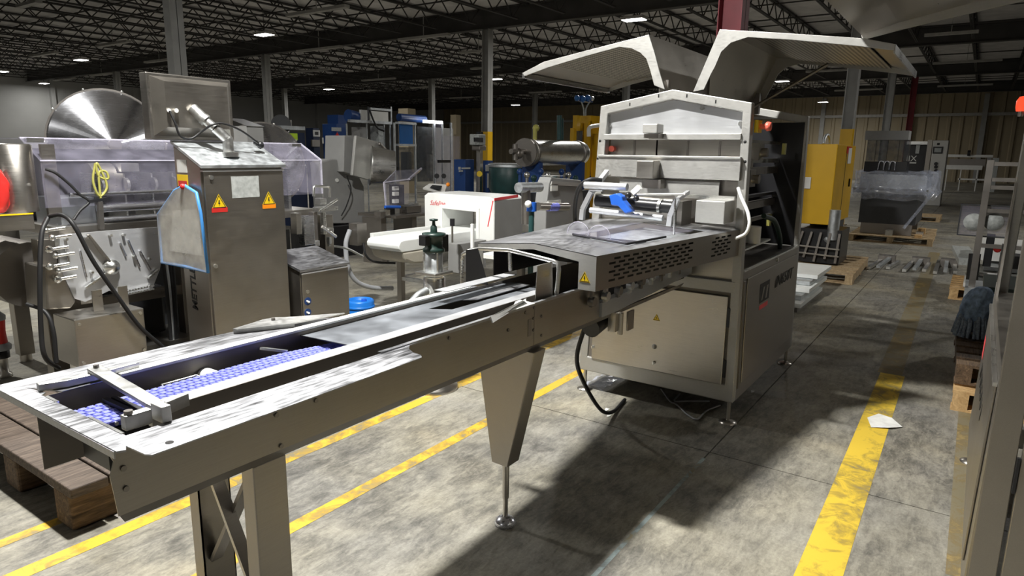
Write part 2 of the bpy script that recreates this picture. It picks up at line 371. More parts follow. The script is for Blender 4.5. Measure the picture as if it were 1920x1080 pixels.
def warning_sign(parent, c, size, xd, yd, band=None, band_mat='sign_orange'):
    """yellow triangle sticker with a black border and bolt; xd along its base, yd up it"""
    c = Vector(c); x = Vector(xd).normalized(); y = Vector(yd).normalized(); n = x.cross(y)
    def tri(s, d): return [c + x*(-s/2) + y*(-s*0.36) + n*d, c + x*(s/2) + y*(-s*0.36) + n*d, c + y*(s*0.52) + n*d]
    o = part(parent, 'warning_sign', MB().sheet(tri(size, 0), 0.0006, n), 'sign_yellow', label='yellow triangular warning sticker')
    def ring(s1, s2):
        a, b = tri(s1, 0.0008), tri(s2, 0.0008); q = MB()
        for i in range(3): q.sheet([a[i], a[(i+1) % 3], b[(i+1) % 3], b[i]], 0.0004, n)
        return q
    part(o, 'sign_border', ring(size*0.88, size*0.74), 'sign_black')
    bolt = [(-0.02, 0.2), (0.05, 0.2), (0.01, 0.04), (0.07, 0.04), (-0.02, -0.2), (0.0, -0.02), (-0.07, -0.02)]
    part(o, 'sign_bolt', MB().sheet([c + x*(p*size) + y*(q*size-size*0.05) + n*0.0008 for p, q in bolt], 0.0004, n), 'sign_black')
    if band:
        part(o, 'sign_band', MB().sheet([c + x*(p*size*band) + y*(q*size) + n*0.0004 for p, q in ((-0.5, -0.58), (0.5, -0.58), (0.5, -0.3), (-0.5, -0.3))], 0.0006, n), band_mat)
    return o

# ================================================================== the setting
# floor: concrete slabs with recessed joints
fl = struct('floor', MB().box(-14.5, 57.6, -17, 49.1, -0.3, -0.014), 'concrete_grey')
slab = MB().box(0.004, 5.996, 0.004, 5.996, -0.014, 0).mesh('floor_slab'); slab.materials.append(MAT['concrete'])
for i in range(12):
    for j in range(11):
        o = bpy.data.objects.new('floor_slab', slab); COL.objects.link(o); o.parent = fl; o.location = (-14.46+6*i, -16.93+6*j, 0)
part(fl, 'joint_filler', MB().box(1.3, 3.45, 1.060, 1.080, -0.012, 0.0006), 'joint_fill')
def marking(x0, x1, y, wd, mat, skew=0.0):
    q = MB().add([(x0, y-wd/2, 0.0012), (x1, y+skew-wd/2, 0.0012), (x1, y+skew+wd/2, 0.0012), (x0, y+wd/2, 0.0012)], [(0, 1, 2, 3)])
    o = struct('floor_marking', q, mat); return o
marking(-1.0, 9.0, 2.90, 0.085, 'line_yellow', 0.02)
marking(0.4, 9.0, 2.31, 0.075, 'line_yellow', 0.10)
marking(-1.0, 2.2, 3.19, 0.065, 'line_yellow', 0.03)
marking(1.6, 5.75, 0.325, 0.165, 'line_yellow_bold', 0.05)
marking(5.75, 14.0, 0.395, 0.165, 'line_worn', 0.12)
marking(3.0, 7.0, -0.13, 0.10, 'line_worn', 0.02)
marking(2.0, 12.0, 5.0, 0.10, 'line_worn', 0.1)

# walls
def ribbed(along0, along1, z0, z1, pitch, depth, place):
    q = MB(); n = int((along1-along0)/pitch); pts = []
    for k in range(n):
        a = along0+k*pitch
        pts += [(a, 0), (a+pitch*0.62, 0), (a+pitch*0.70, depth), (a+pitch*0.92, depth)]
    pts.append((along0+n*pitch, 0)); vs = [place(a, d, z) for a, d in pts for z in (z0, z1)]
    q.add(vs, [(2*i, 2*i+1, 2*i+3, 2*i+2) for i in range(len(pts)-1)]); return q
wb = struct('wall_back', ribbed(-17, 49, 0, 6.2, 0.75, 0.09, lambda a, d, z: (57.4-d, a, z)), 'wall_tan')
part(wb, 'wall_backing', MB().box(57.42, 57.6, -17, 49.1, 0, 6.2), 'wall_tan')
part(wb, 'girt', MB().box(57.15, 57.3, -17, 49, 4.55, 4.75), 'strip_paint')
wl = struct('wall_left', MB().box(-14.5, 57.4, 49.0, 49.3, 0, 6.2), 'wall_white')
for k in range(13):
    part(wl, 'wall_post', MB().box(-12+5.2*k, -11.75+5.2*k, 48.72, 49.0, 0, 6.0), 'wall_white')
struct('wall_right', MB().box(-14.5, 57.4, -17.3, -17.0, 0, 6.2), 'wall_white')
struct('wall_front', MB().box(-14.8, -14.5, -17.0, 49, 0, 6.2), 'wall_white')
for Y in (10.6, 4.75, 0.35):
    part(wb, 'wall_post', MB().box(57.0, 57.28, Y-0.15, Y+0.15, 0, 6.0), 'column_paint')

# ceiling: deck, girders, open-web joists, bridging
ce = struct('ceiling', MB().box(-14.5, 57.4, -17, 49, 6.12, 6.3), 'deck_paint')
GX = [-2.7, 7.7, 18.1, 28.5, 38.9, 49.3]
for X in GX:
    g = MB().box(X-0.012, X+0.012, -17, 49, 5.52, 6.1); g.box(X-0.13, X+0.13, -17, 49, 5.5, 5.525); g.box(X-0.13, X+0.13, -17, 49, 6.08, 6.11)
    part(ce, 'girder', g, 'girder_paint')
def joist_mesh(Ln=10.14, n=20):
    q = MB().bar((0, -0.035, 6.06), (Ln, -0.035, 6.06), 0.05); q.bar((0, 0.035, 6.06), (Ln, 0.035, 6.06), 0.05)
    q.bar((0.5, -0.025, 5.57), (Ln-0.5, -0.025, 5.57), 0.04); q.bar((0.5, 0.025, 5.57), (Ln-0.5, 0.025, 5.57), 0.04)
    h = (Ln-0.6)/n
    for k in range(n):
        a = 0.3+h*k
        q.bar((a, 0, 6.06 if k % 2 == 0 else 5.57), (a+h, 0, 5.57 if k % 2 == 0 else 6.06), 0.028)
    me = q.mesh('joist'); me.materials.append(MAT['joist_paint']); return me
JM = joist_mesh()
for X in [-13.1] + GX[:]:
    if X > 48: continue
    for k in range(39):
        o = bpy.data.objects.new('joist', JM); COL.objects.link(o); o.parent = ce; o.location = (X+0.13, -13.6+1.6*k, 0)
for X in GX[:-1]:
    for d in (3.45, 6.9):
        part(ce, 'bridging', MB().bar((X+d, -14, 5.60), (X+d, 48, 5.60), 0.035).bar((X+d, -14, 6.03), (X+d, 48, 6.03), 0.035), 'joist_paint')
# dead strip fixtures under the joists
for u0, v0, u1, v1 in [(37, 12, 72, 7), (185, 87, 240, 80), (57, 107, 107, 99), (170, 142, 212, 139), (100, 152, 140, 147), (545, 30, 645, 15), (563, 97, 635, 90), (753, 75, 837, 68),
                       (710, 122, 778, 116), (557, 135, 617, 132), (682, 152, 738, 148), (557, 161, 605, 157), (778, 166, 810, 163), (658, 172, 705, 171), (1747, 67, 1820, 62), (1760, 121, 1868, 113),
                       (1766, 163, 1853, 159), (1521, 136, 1595, 131), (1572, 171, 1647, 168), (870, 100, 925, 95), (1000, 175, 1045, 172), (850, 185, 880, 183), (280, 118, 318, 112), (890, 130, 930, 127)]:
    a = W(u0, v0, 'z', 5.4); b = W(u1, v1, 'z', 5.4); c = (a+b)/2; h = min(1.25, abs(a.y-b.y)/2+0.2)
    part(ce, 'strip_fixture', MB().box(c.x-0.09, c.x+0.09, c.y-h, c.y+h, 5.39, 5.47).box(c.x-0.01, c.x+0.01, c.y-0.01, c.y+0.01, 5.47, 6.1), 'strip_paint')

# columns
COLS = [(7.7, 13.6, 'grey', 'grey steel column rising right behind the tilted monitor'),
        (18.1, 13.6, 'yellow', 'grey steel column with yellow foot behind the white detector arch'),
        (18.1, 25.2, 'plain', 'slim grey steel column behind the blue machines, right of the monitor'),
        (18.1, 37.9, 'plain', 'far grey steel column left of the tilted monitor'),
        (18.1, 2.78, 'yellow', 'grey steel column with yellow foot behind the yellow cabinet'),
        (28.5, 3.1, 'plain', 'grey steel column above the plastic-wrapped machine'),
        (7.7, 2.44, 'red', 'dark red steel column between the two raised lids'),
        (38.9, 3.23, 'red', 'thin far dark red column beside the black machine'),
        (28.5, 25.2, 'plain', 'distant grey column above the aluminium framed enclosure'),
        (28.5, 13.6, 'plain', 'distant grey column above the horizontal steel tank'),
        (28.5, 37.9, 'plain', 'distant grey column above the dark blue cabinets'),
        (38.9, 25.2, 'plain', 'thin far grey column just left of the horizontal steel tank')]
def column(x, y, paint, lab):
    t = thing('steel_column', lab, 'column', (x, y, 0), 'building columns')
    w, f = 0.13, 0.012
    q = MB().box(x-w, x+w, y-w, y-w+f, 0.02, 5.5).box(x-w, x+w, y+w-f, y+w, 0.02, 5.5).box(x-0.006, x+0.006, y-w, y+w, 0.02, 5.5)
    part(t, 'shaft', q, 'red_paint' if paint == 'red' else 'column_paint')
    part(t, 'base_plate', MB().box(x-0.19, x+0.19, y-0.19, y+0.19, 0, 0.02), 'steel_dark')
    if paint == 'yellow':
        part(t, 'painted_foot', MB().ring([(x-w-.003, y-w-.003), (x+w+.003, y-w-.003), (x+w+.003, y+w+.003), (x-w-.003, y+w+.003)], [(x-w, y-w), (x+w, y-w), (x+w, y+w), (x-w, y+w)], 'z', 0.02, 2.3), 'yellow_paint', label='yellow painted lower end')
    return t
for c in COLS: column(*c)

# lamps: one housing each
LAMP_LABELS = ['high bay lamp hanging right above the infeed conveyor', 'bright lamp nearest above the blue machines', 'bright lamp high above the steel cone', 'bright lamp at the left picture edge', 'small bright lamp low over the pale left wall',
               'small bright lamp left of the blue machines', 'small bright lamp beside the column with yellow foot', 'bright lamp above the left raised lid', 'bright lamp under the right raised lid', 'small far lamp right of the machine, before the tan wall',
               'tiny distant lamp above the horizontal steel tank', 'added fill lamp above the clear guarded machine', 'added fill lamp at the rear left', 'lamp above the aisle at the right', 'added fill lamp behind the photographer']
for (x, y, p), lab in zip(LAMPS, LAMP_LABELS):
    t = thing('ceiling_lamp', lab, 'ceiling lamp', (x, y, LAMP_Z), 'high bay lamps')
    part(t, 'housing', MB().box(x-0.2, x+0.2, y-0.34, y+0.34, LAMP_Z+0.012, LAMP_Z+0.09), 'strip_paint')
    part(t, 'diffuser', MB().box(x-0.17, x+0.17, y-0.30, y+0.30, LAMP_Z, LAMP_Z+0.012), 'lamp_glow')
    part(t, 'stem', MB().cyl((x, y, LAMP_Z+0.09), (x, y, 6.12), 0.012, 8), 'joist_paint')

# ================================================================== infeed conveyor
def perforated(name, c1, c2, sc):
    mt, nt, b = nodes_of(name); L = nt.links
    tc = N(nt, 'ShaderNodeTexCoord'); mp = N(nt, 'ShaderNodeMapping'); mp.inputs['Scale'].default_value = (sc, sc, 0); mp.inputs['Rotation'].default_value = (0, 0, 0.785)
    L.new(tc.outputs['Object'], mp.inputs[0]); ck = N(nt, 'ShaderNodeTexChecker', Scale=1.0); L.new(mp.outputs[0], ck.inputs['Vector'])
    r = ramp(nt, ck.outputs['Fac'], [(0.0, c1), (1.0, c2)]); L.new(r.outputs[0], b.inputs['Base Color']); b.inputs['Roughness'].default_value = 0.4; b.inputs['Metallic'].default_value = 0.8
    bp = N(nt, 'ShaderNodeBump', Strength=0.8, Distance=0.004); L.new(ck.outputs['Fac'], bp.inputs['Height']); L.new(bp.outputs[0], b.inputs['Normal'])
    MAT[name] = mt
perforated('diamond_plate', (0.10, 0.09, 0.075), (0.66, 0.62, 0.52), 50)
YN, ZT, ZB = 1.415, 1.05, 0.88          # near side plate, top, lower fold
cv = thing('infeed_conveyor', 'long stainless infeed conveyor with blue belt in the foreground', 'conveyor', (2.0, 1.63, 0))
xy = lambda u, v, z=ZT: tuple(W(u, v, 'z', z))[:2]
# near side plate with its lower fold
prof = [(0.590, ZB), (0.586, 0.93), (0.582, 0.975), (0.592, 1.005), (0.580, 1.035), (0.582, ZT), (2.78, ZT), (2.78, 0.96), (2.95, 0.94), (2.95, ZB)]
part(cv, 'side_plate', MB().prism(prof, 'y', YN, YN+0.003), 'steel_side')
part(cv, 'lower_fold', MB().add([(0.592, YN, ZB), (3.9, YN, ZB), (3.9, YN+0.022, ZB-0.03), (0.61, YN+0.022, ZB-0.03)], [(0, 1, 2, 3)]).add([(0.61, YN+0.022, ZB-0.03), (3.9, YN+0.022, ZB-0.03), (3.9, YN+0.07, ZB-0.03), (0.61, YN+0.07, ZB-0.03)], [(0, 1, 2, 3)]), 'steel_dark')  # fold coloured darker for the shade on its downward face
part(cv, 'edge_lip', MB().box(1.36, 2.80, YN-0.002, YN+0.014, ZT-0.004, ZT+0.006), 'steel_top')
part(cv, 'far_side_plate', MB().prism([(0.60, 0.865), (0.60, ZT), (3.95, ZT), (3.95, 0.865)], 'y', 1.812, 1.815), 'steel_dull')
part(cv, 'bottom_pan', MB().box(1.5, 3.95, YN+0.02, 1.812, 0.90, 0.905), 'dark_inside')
# flanges and end lip
nf = [xy(240, 839), xy(272, 853), xy(287, 855), xy(380, 820), xy(500, 777.5), xy(650, 722.5), xy(791, 671), xy(789, 666), xy(775, 662), xy(767, 655), xy(768, 648), xy(785, 642)]
nf = [(p, max(q, 1.283)) for p, q in nf] + [(1.42, YN+0.003), (0.60, YN+0.003)]
part(cv, 'near_flange', MB().prism(nf, 'z', ZT-0.0015, ZT+0.0015), 'steel_top')
part(cv, 'flange_hole', MB().cyl((W(318, 831, 'z', ZT)), W(318, 831, 'z', ZT)+Vector((0, 0, 0.0022)), 0.0085, 12), 'dark_inside')
part(cv, 'far_flange', MB().prism([(0.588, 1.988), (0.66, 1.812), (2.35, 1.812), (2.35, 1.848), (1.60, 1.848), (1.47, 1.935), (1.40, 1.985)], 'z', ZT-0.0015, ZT+0.0015), 'steel_top')
part(cv, 'bright_edge', MB().prism([(0.80, 1.811), (2.3, 1.811), (2.3, 1.842), (0.80, 1.848)], 'z', ZT+0.0015, ZT+0.008), 'label_white', label='bent far edge, its lamp glare painted white')  # lamp-lit inner edge, its brightness put into a white strip
part(cv, 'end_lip', MB().prism([(0.573, 1.352), (0.588, 1.345), (0.622, 1.415), (0.618, 1.82), (0.632, 1.835), (0.60, 1.985), (0.571, 1.972)], 'z', ZT-0.002, ZT+0.0025).box(0.571, 0.574, 1.36, 1.97, ZT-0.016, ZT), 'steel_top')
part(cv, 'lip_edge', MB().box(0.619, 0.626, 1.43, 1.58, ZT-0.006, ZT+0.004), 'steel_bright'); part(cv, 'lip_edge', MB().box(0.617, 0.624, 1.74, 1.80, ZT-0.006, ZT+0.004), 'steel_bright')
# belt: rows of small staggered links over a dark carrier
bl = MB(); BX0, BX1, BY0, BY1, BZ = 0.640, 1.50, 1.592, 1.738, 1.020
def bz(x): return BZ if x < 1.22 else BZ - (x-1.22)*0.06
x = BX0; row = 0; lw = (BY1-BY0)/7
while x < BX1:
    if not (0.715 < x < 0.752):
        for k in range(7):
            y = BY0 + k*lw; d = 0.006 if k % 2 else 0.0; z = bz(x)
            vs = [(x+d, y+0.001, z), (x+d+0.017, y+0.001, z), (x+d+0.017, y+lw-0.001, z), (x+d, y+lw-0.001, z), (x+d+0.002, y+0.002, z+0.0025), (x+d+0.015, y+0.002, z+0.0025), (x+d+0.015, y+lw-0.002, z+0.0025), (x+d+0.002, y+lw-0.002, z+0.0025)]
            bl.add(vs, [(0, 1, 5, 4), (1, 2, 6, 5), (2, 3, 7, 6), (3, 0, 4, 7), (4, 5, 6, 7)])
    x += 0.0195; row += 1
bo = part(cv, 'belt', bl, 'blue_belt', label='blue plastic link belt', kind='stuff')
part(bo, 'belt_carrier', MB().prism([(BX0, BZ), (1.22, BZ), (BX1, bz(BX1)), (BX1, bz(BX1)-0.012), (1.22, BZ-0.012), (BX0, BZ-0.012)], 'y', BY0, BY1), 'belt_base')
part(bo, 'black_cleat', MB().box(0.717, 0.730, BY0, BY1, BZ, BZ+0.012).box(0.738, 0.750, BY0, BY1, BZ, BZ+0.010), 'black_rubber')
pins = MB()
for k in range(7): pins.cyl((0.64+0.02*k, BY0-0.006, BZ-0.004), (0.64+0.02*k, BY0+0.001, BZ-0.004), 0.0045, 8)
part(bo, 'chain_pins', pins, 'steel_bright')
part(cv, 'guide_bar', MB().box(0.76, 2.45, 1.508, 1.562, 1.047, 1.053), 'steel_satin'); part(cv, 'guide_web', MB().box(0.76, 2.45, 1.505, 1.509, 0.985, 1.053), 'steel_dull')
part(cv, 'chain_track', MB().box(0.66, 1.5, 1.60, 1.73, 0.90, 1.0), 'black_plastic')
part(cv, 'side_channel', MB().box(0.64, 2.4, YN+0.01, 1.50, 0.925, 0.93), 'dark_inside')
# steel deck beyond the belt
part(cv, 'deck_plate', MB().prism([(1.40, 1.565), (2.6, 1.565), (2.6, 1.655), (1.98, 1.655), (1.93, 1.735), (2.6, 1.735), (2.6, 1.81), (1.38, 1.81)], 'z', 1.034, 1.037), 'steel_blue')
part(cv, 'deck_edge', MB().bar((1.395, 1.566, 1.037), (1.375, 1.81, 1.037), 0.004, 0.003), 'sign_black')
part(cv, 'roller', MB().cyl((1.03, 1.75, 0.99), (1.03, 1.81, 0.99), 0.026, 16), 'white_plastic')
for a, b in (((1.22, 1.81, 1.03), (1.27, 1.74, 1.02)), ((0.72, 1.80, 0.99), (0.69, 1.75, 1.0))):
    part(cv, 'tie_rod', MB().bar(a, b, 0.008), 'steel_bright')
part(cv, 'wire_loop', MB().tube([(0.88, 1.745, 1.003), (0.89, 1.785, 1.008), (0.99, 1.785, 1.008), (1.0, 1.745, 1.003)], 0.003, 6), 'steel_bright')
# brackets on the table
bk = MB(); pts = [(0.625, 1.887), (0.66, 1.877), (0.70, 1.872), (0.76, 1.882), (0.80, 1.868), (0.86, 1.852), (0.80, 1.848), (0.74, 1.842), (0.68, 1.846), (0.622, 1.866)]
part(cv, 'slide_bracket', bk.prism([(p, q-0.02) for p, q in pts], 'z', ZT+0.003, ZT+0.022), 'cast_alu', 0.002)
part(cv, 'cross_arm', MB().prism([(0.735, 1.85), (0.772, 1.855), (0.735, 1.48), (0.70, 1.48)], 'z', 1.072, 1.084).box(0.70, 0.735, 1.462, 1.482, 1.030, 1.084), 'cast_alu', 0.003)
part(cv, 'pivot_bolt', MB().cyl((0.752, 1.835, 1.084), (0.752, 1.835, 1.092), 0.007, 6), 'steel_dark')
part(cv, 'clamp_block', MB().box(0.632, 0.69, 1.435, 1.458, ZT+0.002, ZT+0.036), 'cast_alu', 0.003)
part(cv, 'clamp_bolt', MB().cyl((0.645, 1.446, ZT+0.036), (0.645, 1.446, ZT+0.044), 0.009, 10), 'steel_dark')
part(cv, 'clamp_block', MB().box(0.70, 0.722, 1.415, 1.462, ZT+0.002, ZT+0.040), 'steel_matte', 0.002)
part(cv, 'stop_arm', MB().bar((0.72, 1.475, 1.06), (0.80, 1.49, 1.062), 0.012, 0.03), 'cast_alu')
part(cv, 'nylon_block', MB().box(0.668, 0.705, 1.475, 1.50, 1.035, 1.055), 'white_plastic', 0.003)
part(cv, 'corner_bracket', MB().prism([(1.225, 1.962), (1.29, 1.975), (1.36, 1.992), (1.40, 1.985), (1.46, 1.935), (1.60, 1.845), (1.40, 1.865), (1.23, 1.945)], 'z', ZT+0.014, ZT+0.018).sheet([(1.225, 1.958, ZT+0.002), (1.40, 1.872, ZT+0.002), (1.40, 1.872, ZT+0.018), (1.225, 1.958, ZT+0.018)], 0.003, (0.4, 1, 0)), 'cast_alu')
part(cv, 'pivot_bolt', MB().cyl((1.375, 1.955, ZT+0.018), (1.375, 1.955, ZT+0.026), 0.007, 8), 'steel_dark')
wn = MB().prism([(1.63, 1.40), (1.77, 1.55), (1.85, 1.545), (1.86, 1.51), (1.72, 1.40)], 'z', ZT+0.008, ZT+0.014)
part(cv, 'deflector', MB().sheet([W(918, 594, 'z', 1.065), W(985, 560, 'z', 1.075), W(983, 568, 'z', 1.052), W(922, 606, 'z', 1.045)], 0.006, (0, -1, 0.4)), 'steel_bright', label='small bent guide plate at the belt edge')
part(cv, 'deflector', MB().sheet([W(958, 584, 'z', 1.053), W(1003, 570, 'z', 1.053), W(975, 563, 'z', 1.056), W(966, 567, 'z', 1.056)], 0.003, (0, 0, 1)), 'white_plastic')
# bolts and slots on the near plate
for u, v in [(842, 634), (953, 619), (985, 586), (1000, 597), (1015, 593), (1000, 619), (1001, 577), (592, 751), (518, 778), (231, 878), (236, 916), (527, 836), (1015, 629)]:
    p = W(u, v, 'y', YN); part(cv, 'bolt', MB().cyl(p, p+Vector((0, -0.004, 0)), 0.0065, 8), 'steel_dark')
p = W(993, 612, 'y', YN); part(cv, 'plate_slot', MB().box(p.x-0.012, p.x+0.012, YN-0.0015, YN+0.001, p.z-0.04, p.z+0.03), 'steel_dark')
p = W(996, 620, 'y', YN); part(cv, 'plate_seam', MB().box(p.x+0.02, p.x+0.023, YN-0.001, YN+0.001, ZB, ZT), 'steel_dark')
# front legs: two channels with crossed braces
def channel(x0, x1, y0, y1, z0, z1, t=0.004):
    return MB().box(x0, x1, y0, y0+t, z0, z1).box(x0, x0+t, y0, y1, z0, z1).box(x1-t, x1, y0, y1, z0, z1)
l1 = part(cv, 'leg', MB().box(0.925, 1.025, 1.437, 1.49, 0.05, ZB-0.03), 'steel_side', 0.003)
l2 = part(cv, 'leg', channel(0.95, 1.05, 1.755, 1.805, 0.05, ZB-0.02), 'steel_side')
for l, x, y in ((l1, 0.975, 1.463), (l2, 1.0, 1.78)):
    part(l, 'foot', MB().lathe((x, y, 0), [(0.045, 0), (0.045, 0.008), (0.02, 0.022), (0.012, 0.026), (0.012, 0.055)]), 'steel')
part(cv, 'brace', MB().bar((0.96, 1.745, 0.86), (0.96, 1.495, 0.42), 0.012, 0.036, up=(1, 0, 0)), 'steel')
part(cv, 'brace', MB().bar((0.985, 1.495, 0.84), (0.985, 1.75, 0.44), 0.012, 0.036, up=(1, 0, 0)), 'steel_dark')
# tapered centre leg
X0 = 2.20; q = lambda u, v: tuple(W(u, v, 'x', X0))[1:]
a, b_, c, d = q(893, 700), q(1002, 650), q(951, 877), q(922, 866)
lp = [(a[0], ZB-0.03), (b_[0], ZB-0.03), (c[0], c[1]), (d[0], d[1]+0.0)]
cl = part(cv, 'centre_leg', MB().prism(lp, 'x', X0, X0+0.09), 'steel_side', 0.003, label='tapered folded steel leg')
fy = (c[0]+d[0])/2; fx = X0+0.05
part(cl, 'stem', MB().cyl((fx, fy, 0.03), (fx, fy, d[1]), 0.011, 12).cyl((fx, fy, 0.13), (fx, fy, d[1]), 0.015, 12), 'steel')
part(cl, 'foot', MB().lathe((fx, fy, 0), [(0.046, 0), (0.05, 0.01), (0.045, 0.024), (0.028, 0.038), (0.014, 0.043)]), 'polished')
# hood over the conveyor: gabled, flaring towards the machine
XF, XR = 2.51, 3.99; ap = W(1000, 455.8, 'x', XF); ay, az = ap.y, ap.z
hd = part(cv, 'hood', MB().ring([(1.30, 1.068), (1.30, 1.222), (ay, az), (1.935, 1.222), (1.935, 1.068)], [(1.385, 1.068), (1.385, 1.19), (ay, az-0.028), (1.905, 1.195), (1.905, 1.068)], 'x', XF, XF+0.003, closed=False), 'steel_matte', label='gabled stainless hood over the infeed')
def hp(t, s):   # top surface: t along X, s across from right eave (0) over the ridge (0.5) to the left eave (1)
    X = XF+(XR-XF)*t; yr, yl = 1.30-0.172*t, 1.935+0.165*t
    return Vector((X, yr+(ay-yr)*2*s, 1.222+(az-1.222)*2*s)) if s <= 0.5 else Vector((X, ay+(yl-ay)*(2*s-1), az-(az-1.222)*(2*s-1)))
def patch(t0, t1, s0, s1, th=0.003, lift=0.0):
    return MB().sheet([hp(t0, s0)+Vector((0, 0, lift)), hp(t1, s0)+Vector((0, 0, lift)), hp(t1, s1)+Vector((0, 0, lift)), hp(t0, s1)+Vector((0, 0, lift))], th, (0, 0, -1))
top = MB()
for a in ((0, 0.24, 0, 0.5), (0, 1, 0.5, 1), (0.24, 0.82, 0, 0.09), (0.82, 1, 0, 0.5)):
    s_ = patch(*a); top.add(s_.v, s_.f)
part(hd, 'hood_top', top, 'steel_top')
part(hd, 'hatch_floor', patch(0.24, 0.82, 0.09, 0.5, 0.002, -0.03), 'galvanised')
part(hd, 'hatch_cover', patch(0.23, 0.72, 0.10, 0.5, 0.004, 0.014), 'acrylic', label='clear hatch cover on the hood')
part(hd, 'hatch_seal', MB().bar(hp(0.24, 0.095)+Vector((0, 0, 0.008)), hp(0.24, 0.5)+Vector((0, 0, 0.008)), 0.008, 0.010).bar(hp(0.24, 0.095)+Vector((0, 0, 0.008)), hp(0.5, 0.095)+Vector((0, 0, 0.008)), 0.008, 0.010), 'black_rubber')
for s in (0.30, 0.46):      # rounded clear tabs standing on the hatch
    c0 = hp(0.235, s)+Vector((0, 0, 0.012)); pts = [c0+Vector((0.01, 0.062*math.cos(t*PI/10), 0.062*math.sin(t*PI/10))) for t in range(11)]
    tb0 = part(hd, 'clear_tab', MB().sheet(pts, 0.003, (1, 0, 0)), 'acrylic'); part(tb0, 'tab_edge', MB().tube(pts, 0.0016, 6), 'acrylic_edge')
def slotted(P, ulen, rows, groups, sl=0.052, pitch=0.078):
    """sheet with real slots: P(u metres, v 0..1); groups are (u0, u1) spans that carry slots"""
    q = MB(); n = rows; vv = []
    for k in range(n): c = 0.22+0.62*k/(n-1); vv.append((c-0.032, c+0.032))
    edges = [0.0] + [e for ab in vv for e in ab] + [1.0]
    for i in range(len(edges)-1):
        v0, v1 = edges[i], edges[i+1]; spans = [(0, ulen)]
        if i % 2 == 1:
            cuts = []
            for g0, g1 in groups:
                u = g0 + (pitch*0.5 if (i//2) % 2 else 0)
                while u+sl < g1: cuts.append((u, u+sl)); u += pitch
            spans = []; last = 0
            for a, b in sorted(cuts): spans.append((last, a)); last = b
            spans.append((last, ulen))
        for a, b in spans: q.add([P(a, v0), P(b, v0), P(b, v1), P(a, v1)], [(0, 1, 2, 3)])
    return q
UL = math.hypot(XR-XF, 0.172)
def sp(u, v): t = u/UL; return Vector((XF+(XR-XF)*t, 1.30-0.172*t, 1.068+0.154*v))
part(hd, 'slotted_side', slotted(sp, UL, 6, [(0.10, 0.90), (1.12, 1.40)]), 'steel_side')
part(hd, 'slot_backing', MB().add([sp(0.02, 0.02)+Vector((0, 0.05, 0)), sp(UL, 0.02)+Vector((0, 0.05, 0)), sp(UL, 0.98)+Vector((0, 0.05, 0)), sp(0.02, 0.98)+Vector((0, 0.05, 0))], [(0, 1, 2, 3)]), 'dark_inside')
part(hd, 'inner_baffle', MB().box(XF+0.03, XF+0.6, 1.86, 1.865, 1.07, 1.2).box(XF+0.6, XF+0.61, 1.34, 1.9, 1.07, 1.22).box(XF+0.03, XF+0.6, 1.36, 1.365, 1.07, 1.19), 'black_plastic')
warning_sign(hd, W(1096, 521, 'x', XF-0.001), 0.055, (0, -1, 0), (0, 0, 1))
# tubular hoop before the hood
XH = 2.42; hq = lambda u, v: W(u, v, 'x', XH)
hoop = [hq(866, 533), hq(866, 490), hq(868, 477), hq(880, 470), hq(900, 466), hq(955, 469), hq(1000, 480), hq(1035, 489), hq(1046, 493), hq(1048, 505), hq(1043, 557)]
part(cv, 'hoop_guard', MB().tube(hoop, 0.010, 8), 'steel_bright', label='bent tube hoop before the hood')
part(cv, 'hoop_post', MB().cyl(hq(956, 472), hq(957, 508), 0.009, 10), 'steel_bright')
part(cv, 'product_plate', MB().prism([(2.05, 1.735), (2.04, 1.80), (2.55, 1.80), (2.55, 1.735)], 'z', 1.085, 1.088), 'steel_satin')
part(cv, 'product_plate', MB().prism([(2.15, 1.66), (2.55, 1.66), (2.55, 1.70), (2.10, 1.70)], 'z', 1.045, 1.048), 'steel_top')
part(cv, 'sensor_plate', MB().sheet([W(1003, 575, 'y', 1.45), W(1036, 560, 'y', 1.45), W(1036, 490, 'y', 1.45), W(1008, 499, 'y', 1.45)], 0.003, (0, 1, 0)), 'steel', label='upright sensor plate at the hoop')
part(cv, 'guard_panel', MB().prism([(1.80, 1.05), (1.93, 1.05), (1.93, 1.20), (1.86, 1.215)], 'x', XF-0.10, XF-0.097), 'black_plastic')
# chain track and rollers under the hood
part(cv, 'chain_guide', MB().prism([(2.78, 0.955), (3.98, 1.0), (3.98, 0.93), (2.95, 0.885), (2.78, 0.885)], 'y', 1.40, 1.44), 'steel_blue')
for k in range(9):
    X = 2.66+0.135*k; part(cv, 'chain_roller', MB().cyl((X, 1.375, 0.985+0.004*k), (X, 1.405, 0.985+0.004*k), 0.022, 12).box(X-0.012, X+0.012, 1.385, 1.40, 0.96, 1.055), 'steel_bright' if k % 2 else 'steel_dark')
part(cv, 'drive_motor', MB().cyl((2.86, 1.50, 0.80), (3.02, 1.50, 0.83), 0.05, 18), 'black_plastic')
part(cv, 'motor_bracket', MB().box(3.06, 3.13, 1.39, 1.40, 0.76, 0.86), 'steel_dark')
part(cv, 'motor_mount', MB().box(2.93, 2.99, 1.40, 1.44, 0.78, 0.88).cyl((2.98, 1.395, 0.76), (2.98, 1.395, 0.87), 0.014, 10), 'steel')
cb = spline([(2.9, 1.55, 0.80), (2.95, 1.62, 0.60), (3.12, 1.66, 0.40), (3.42, 1.70, 0.14), (3.7, 1.75, 0.03), (3.97, 1.8, 0.014)])
part(cv, 'motor_cable', MB().tube(cb, 0.012, 8), 'black_rubber', label='black motor cable dropping to the floor')

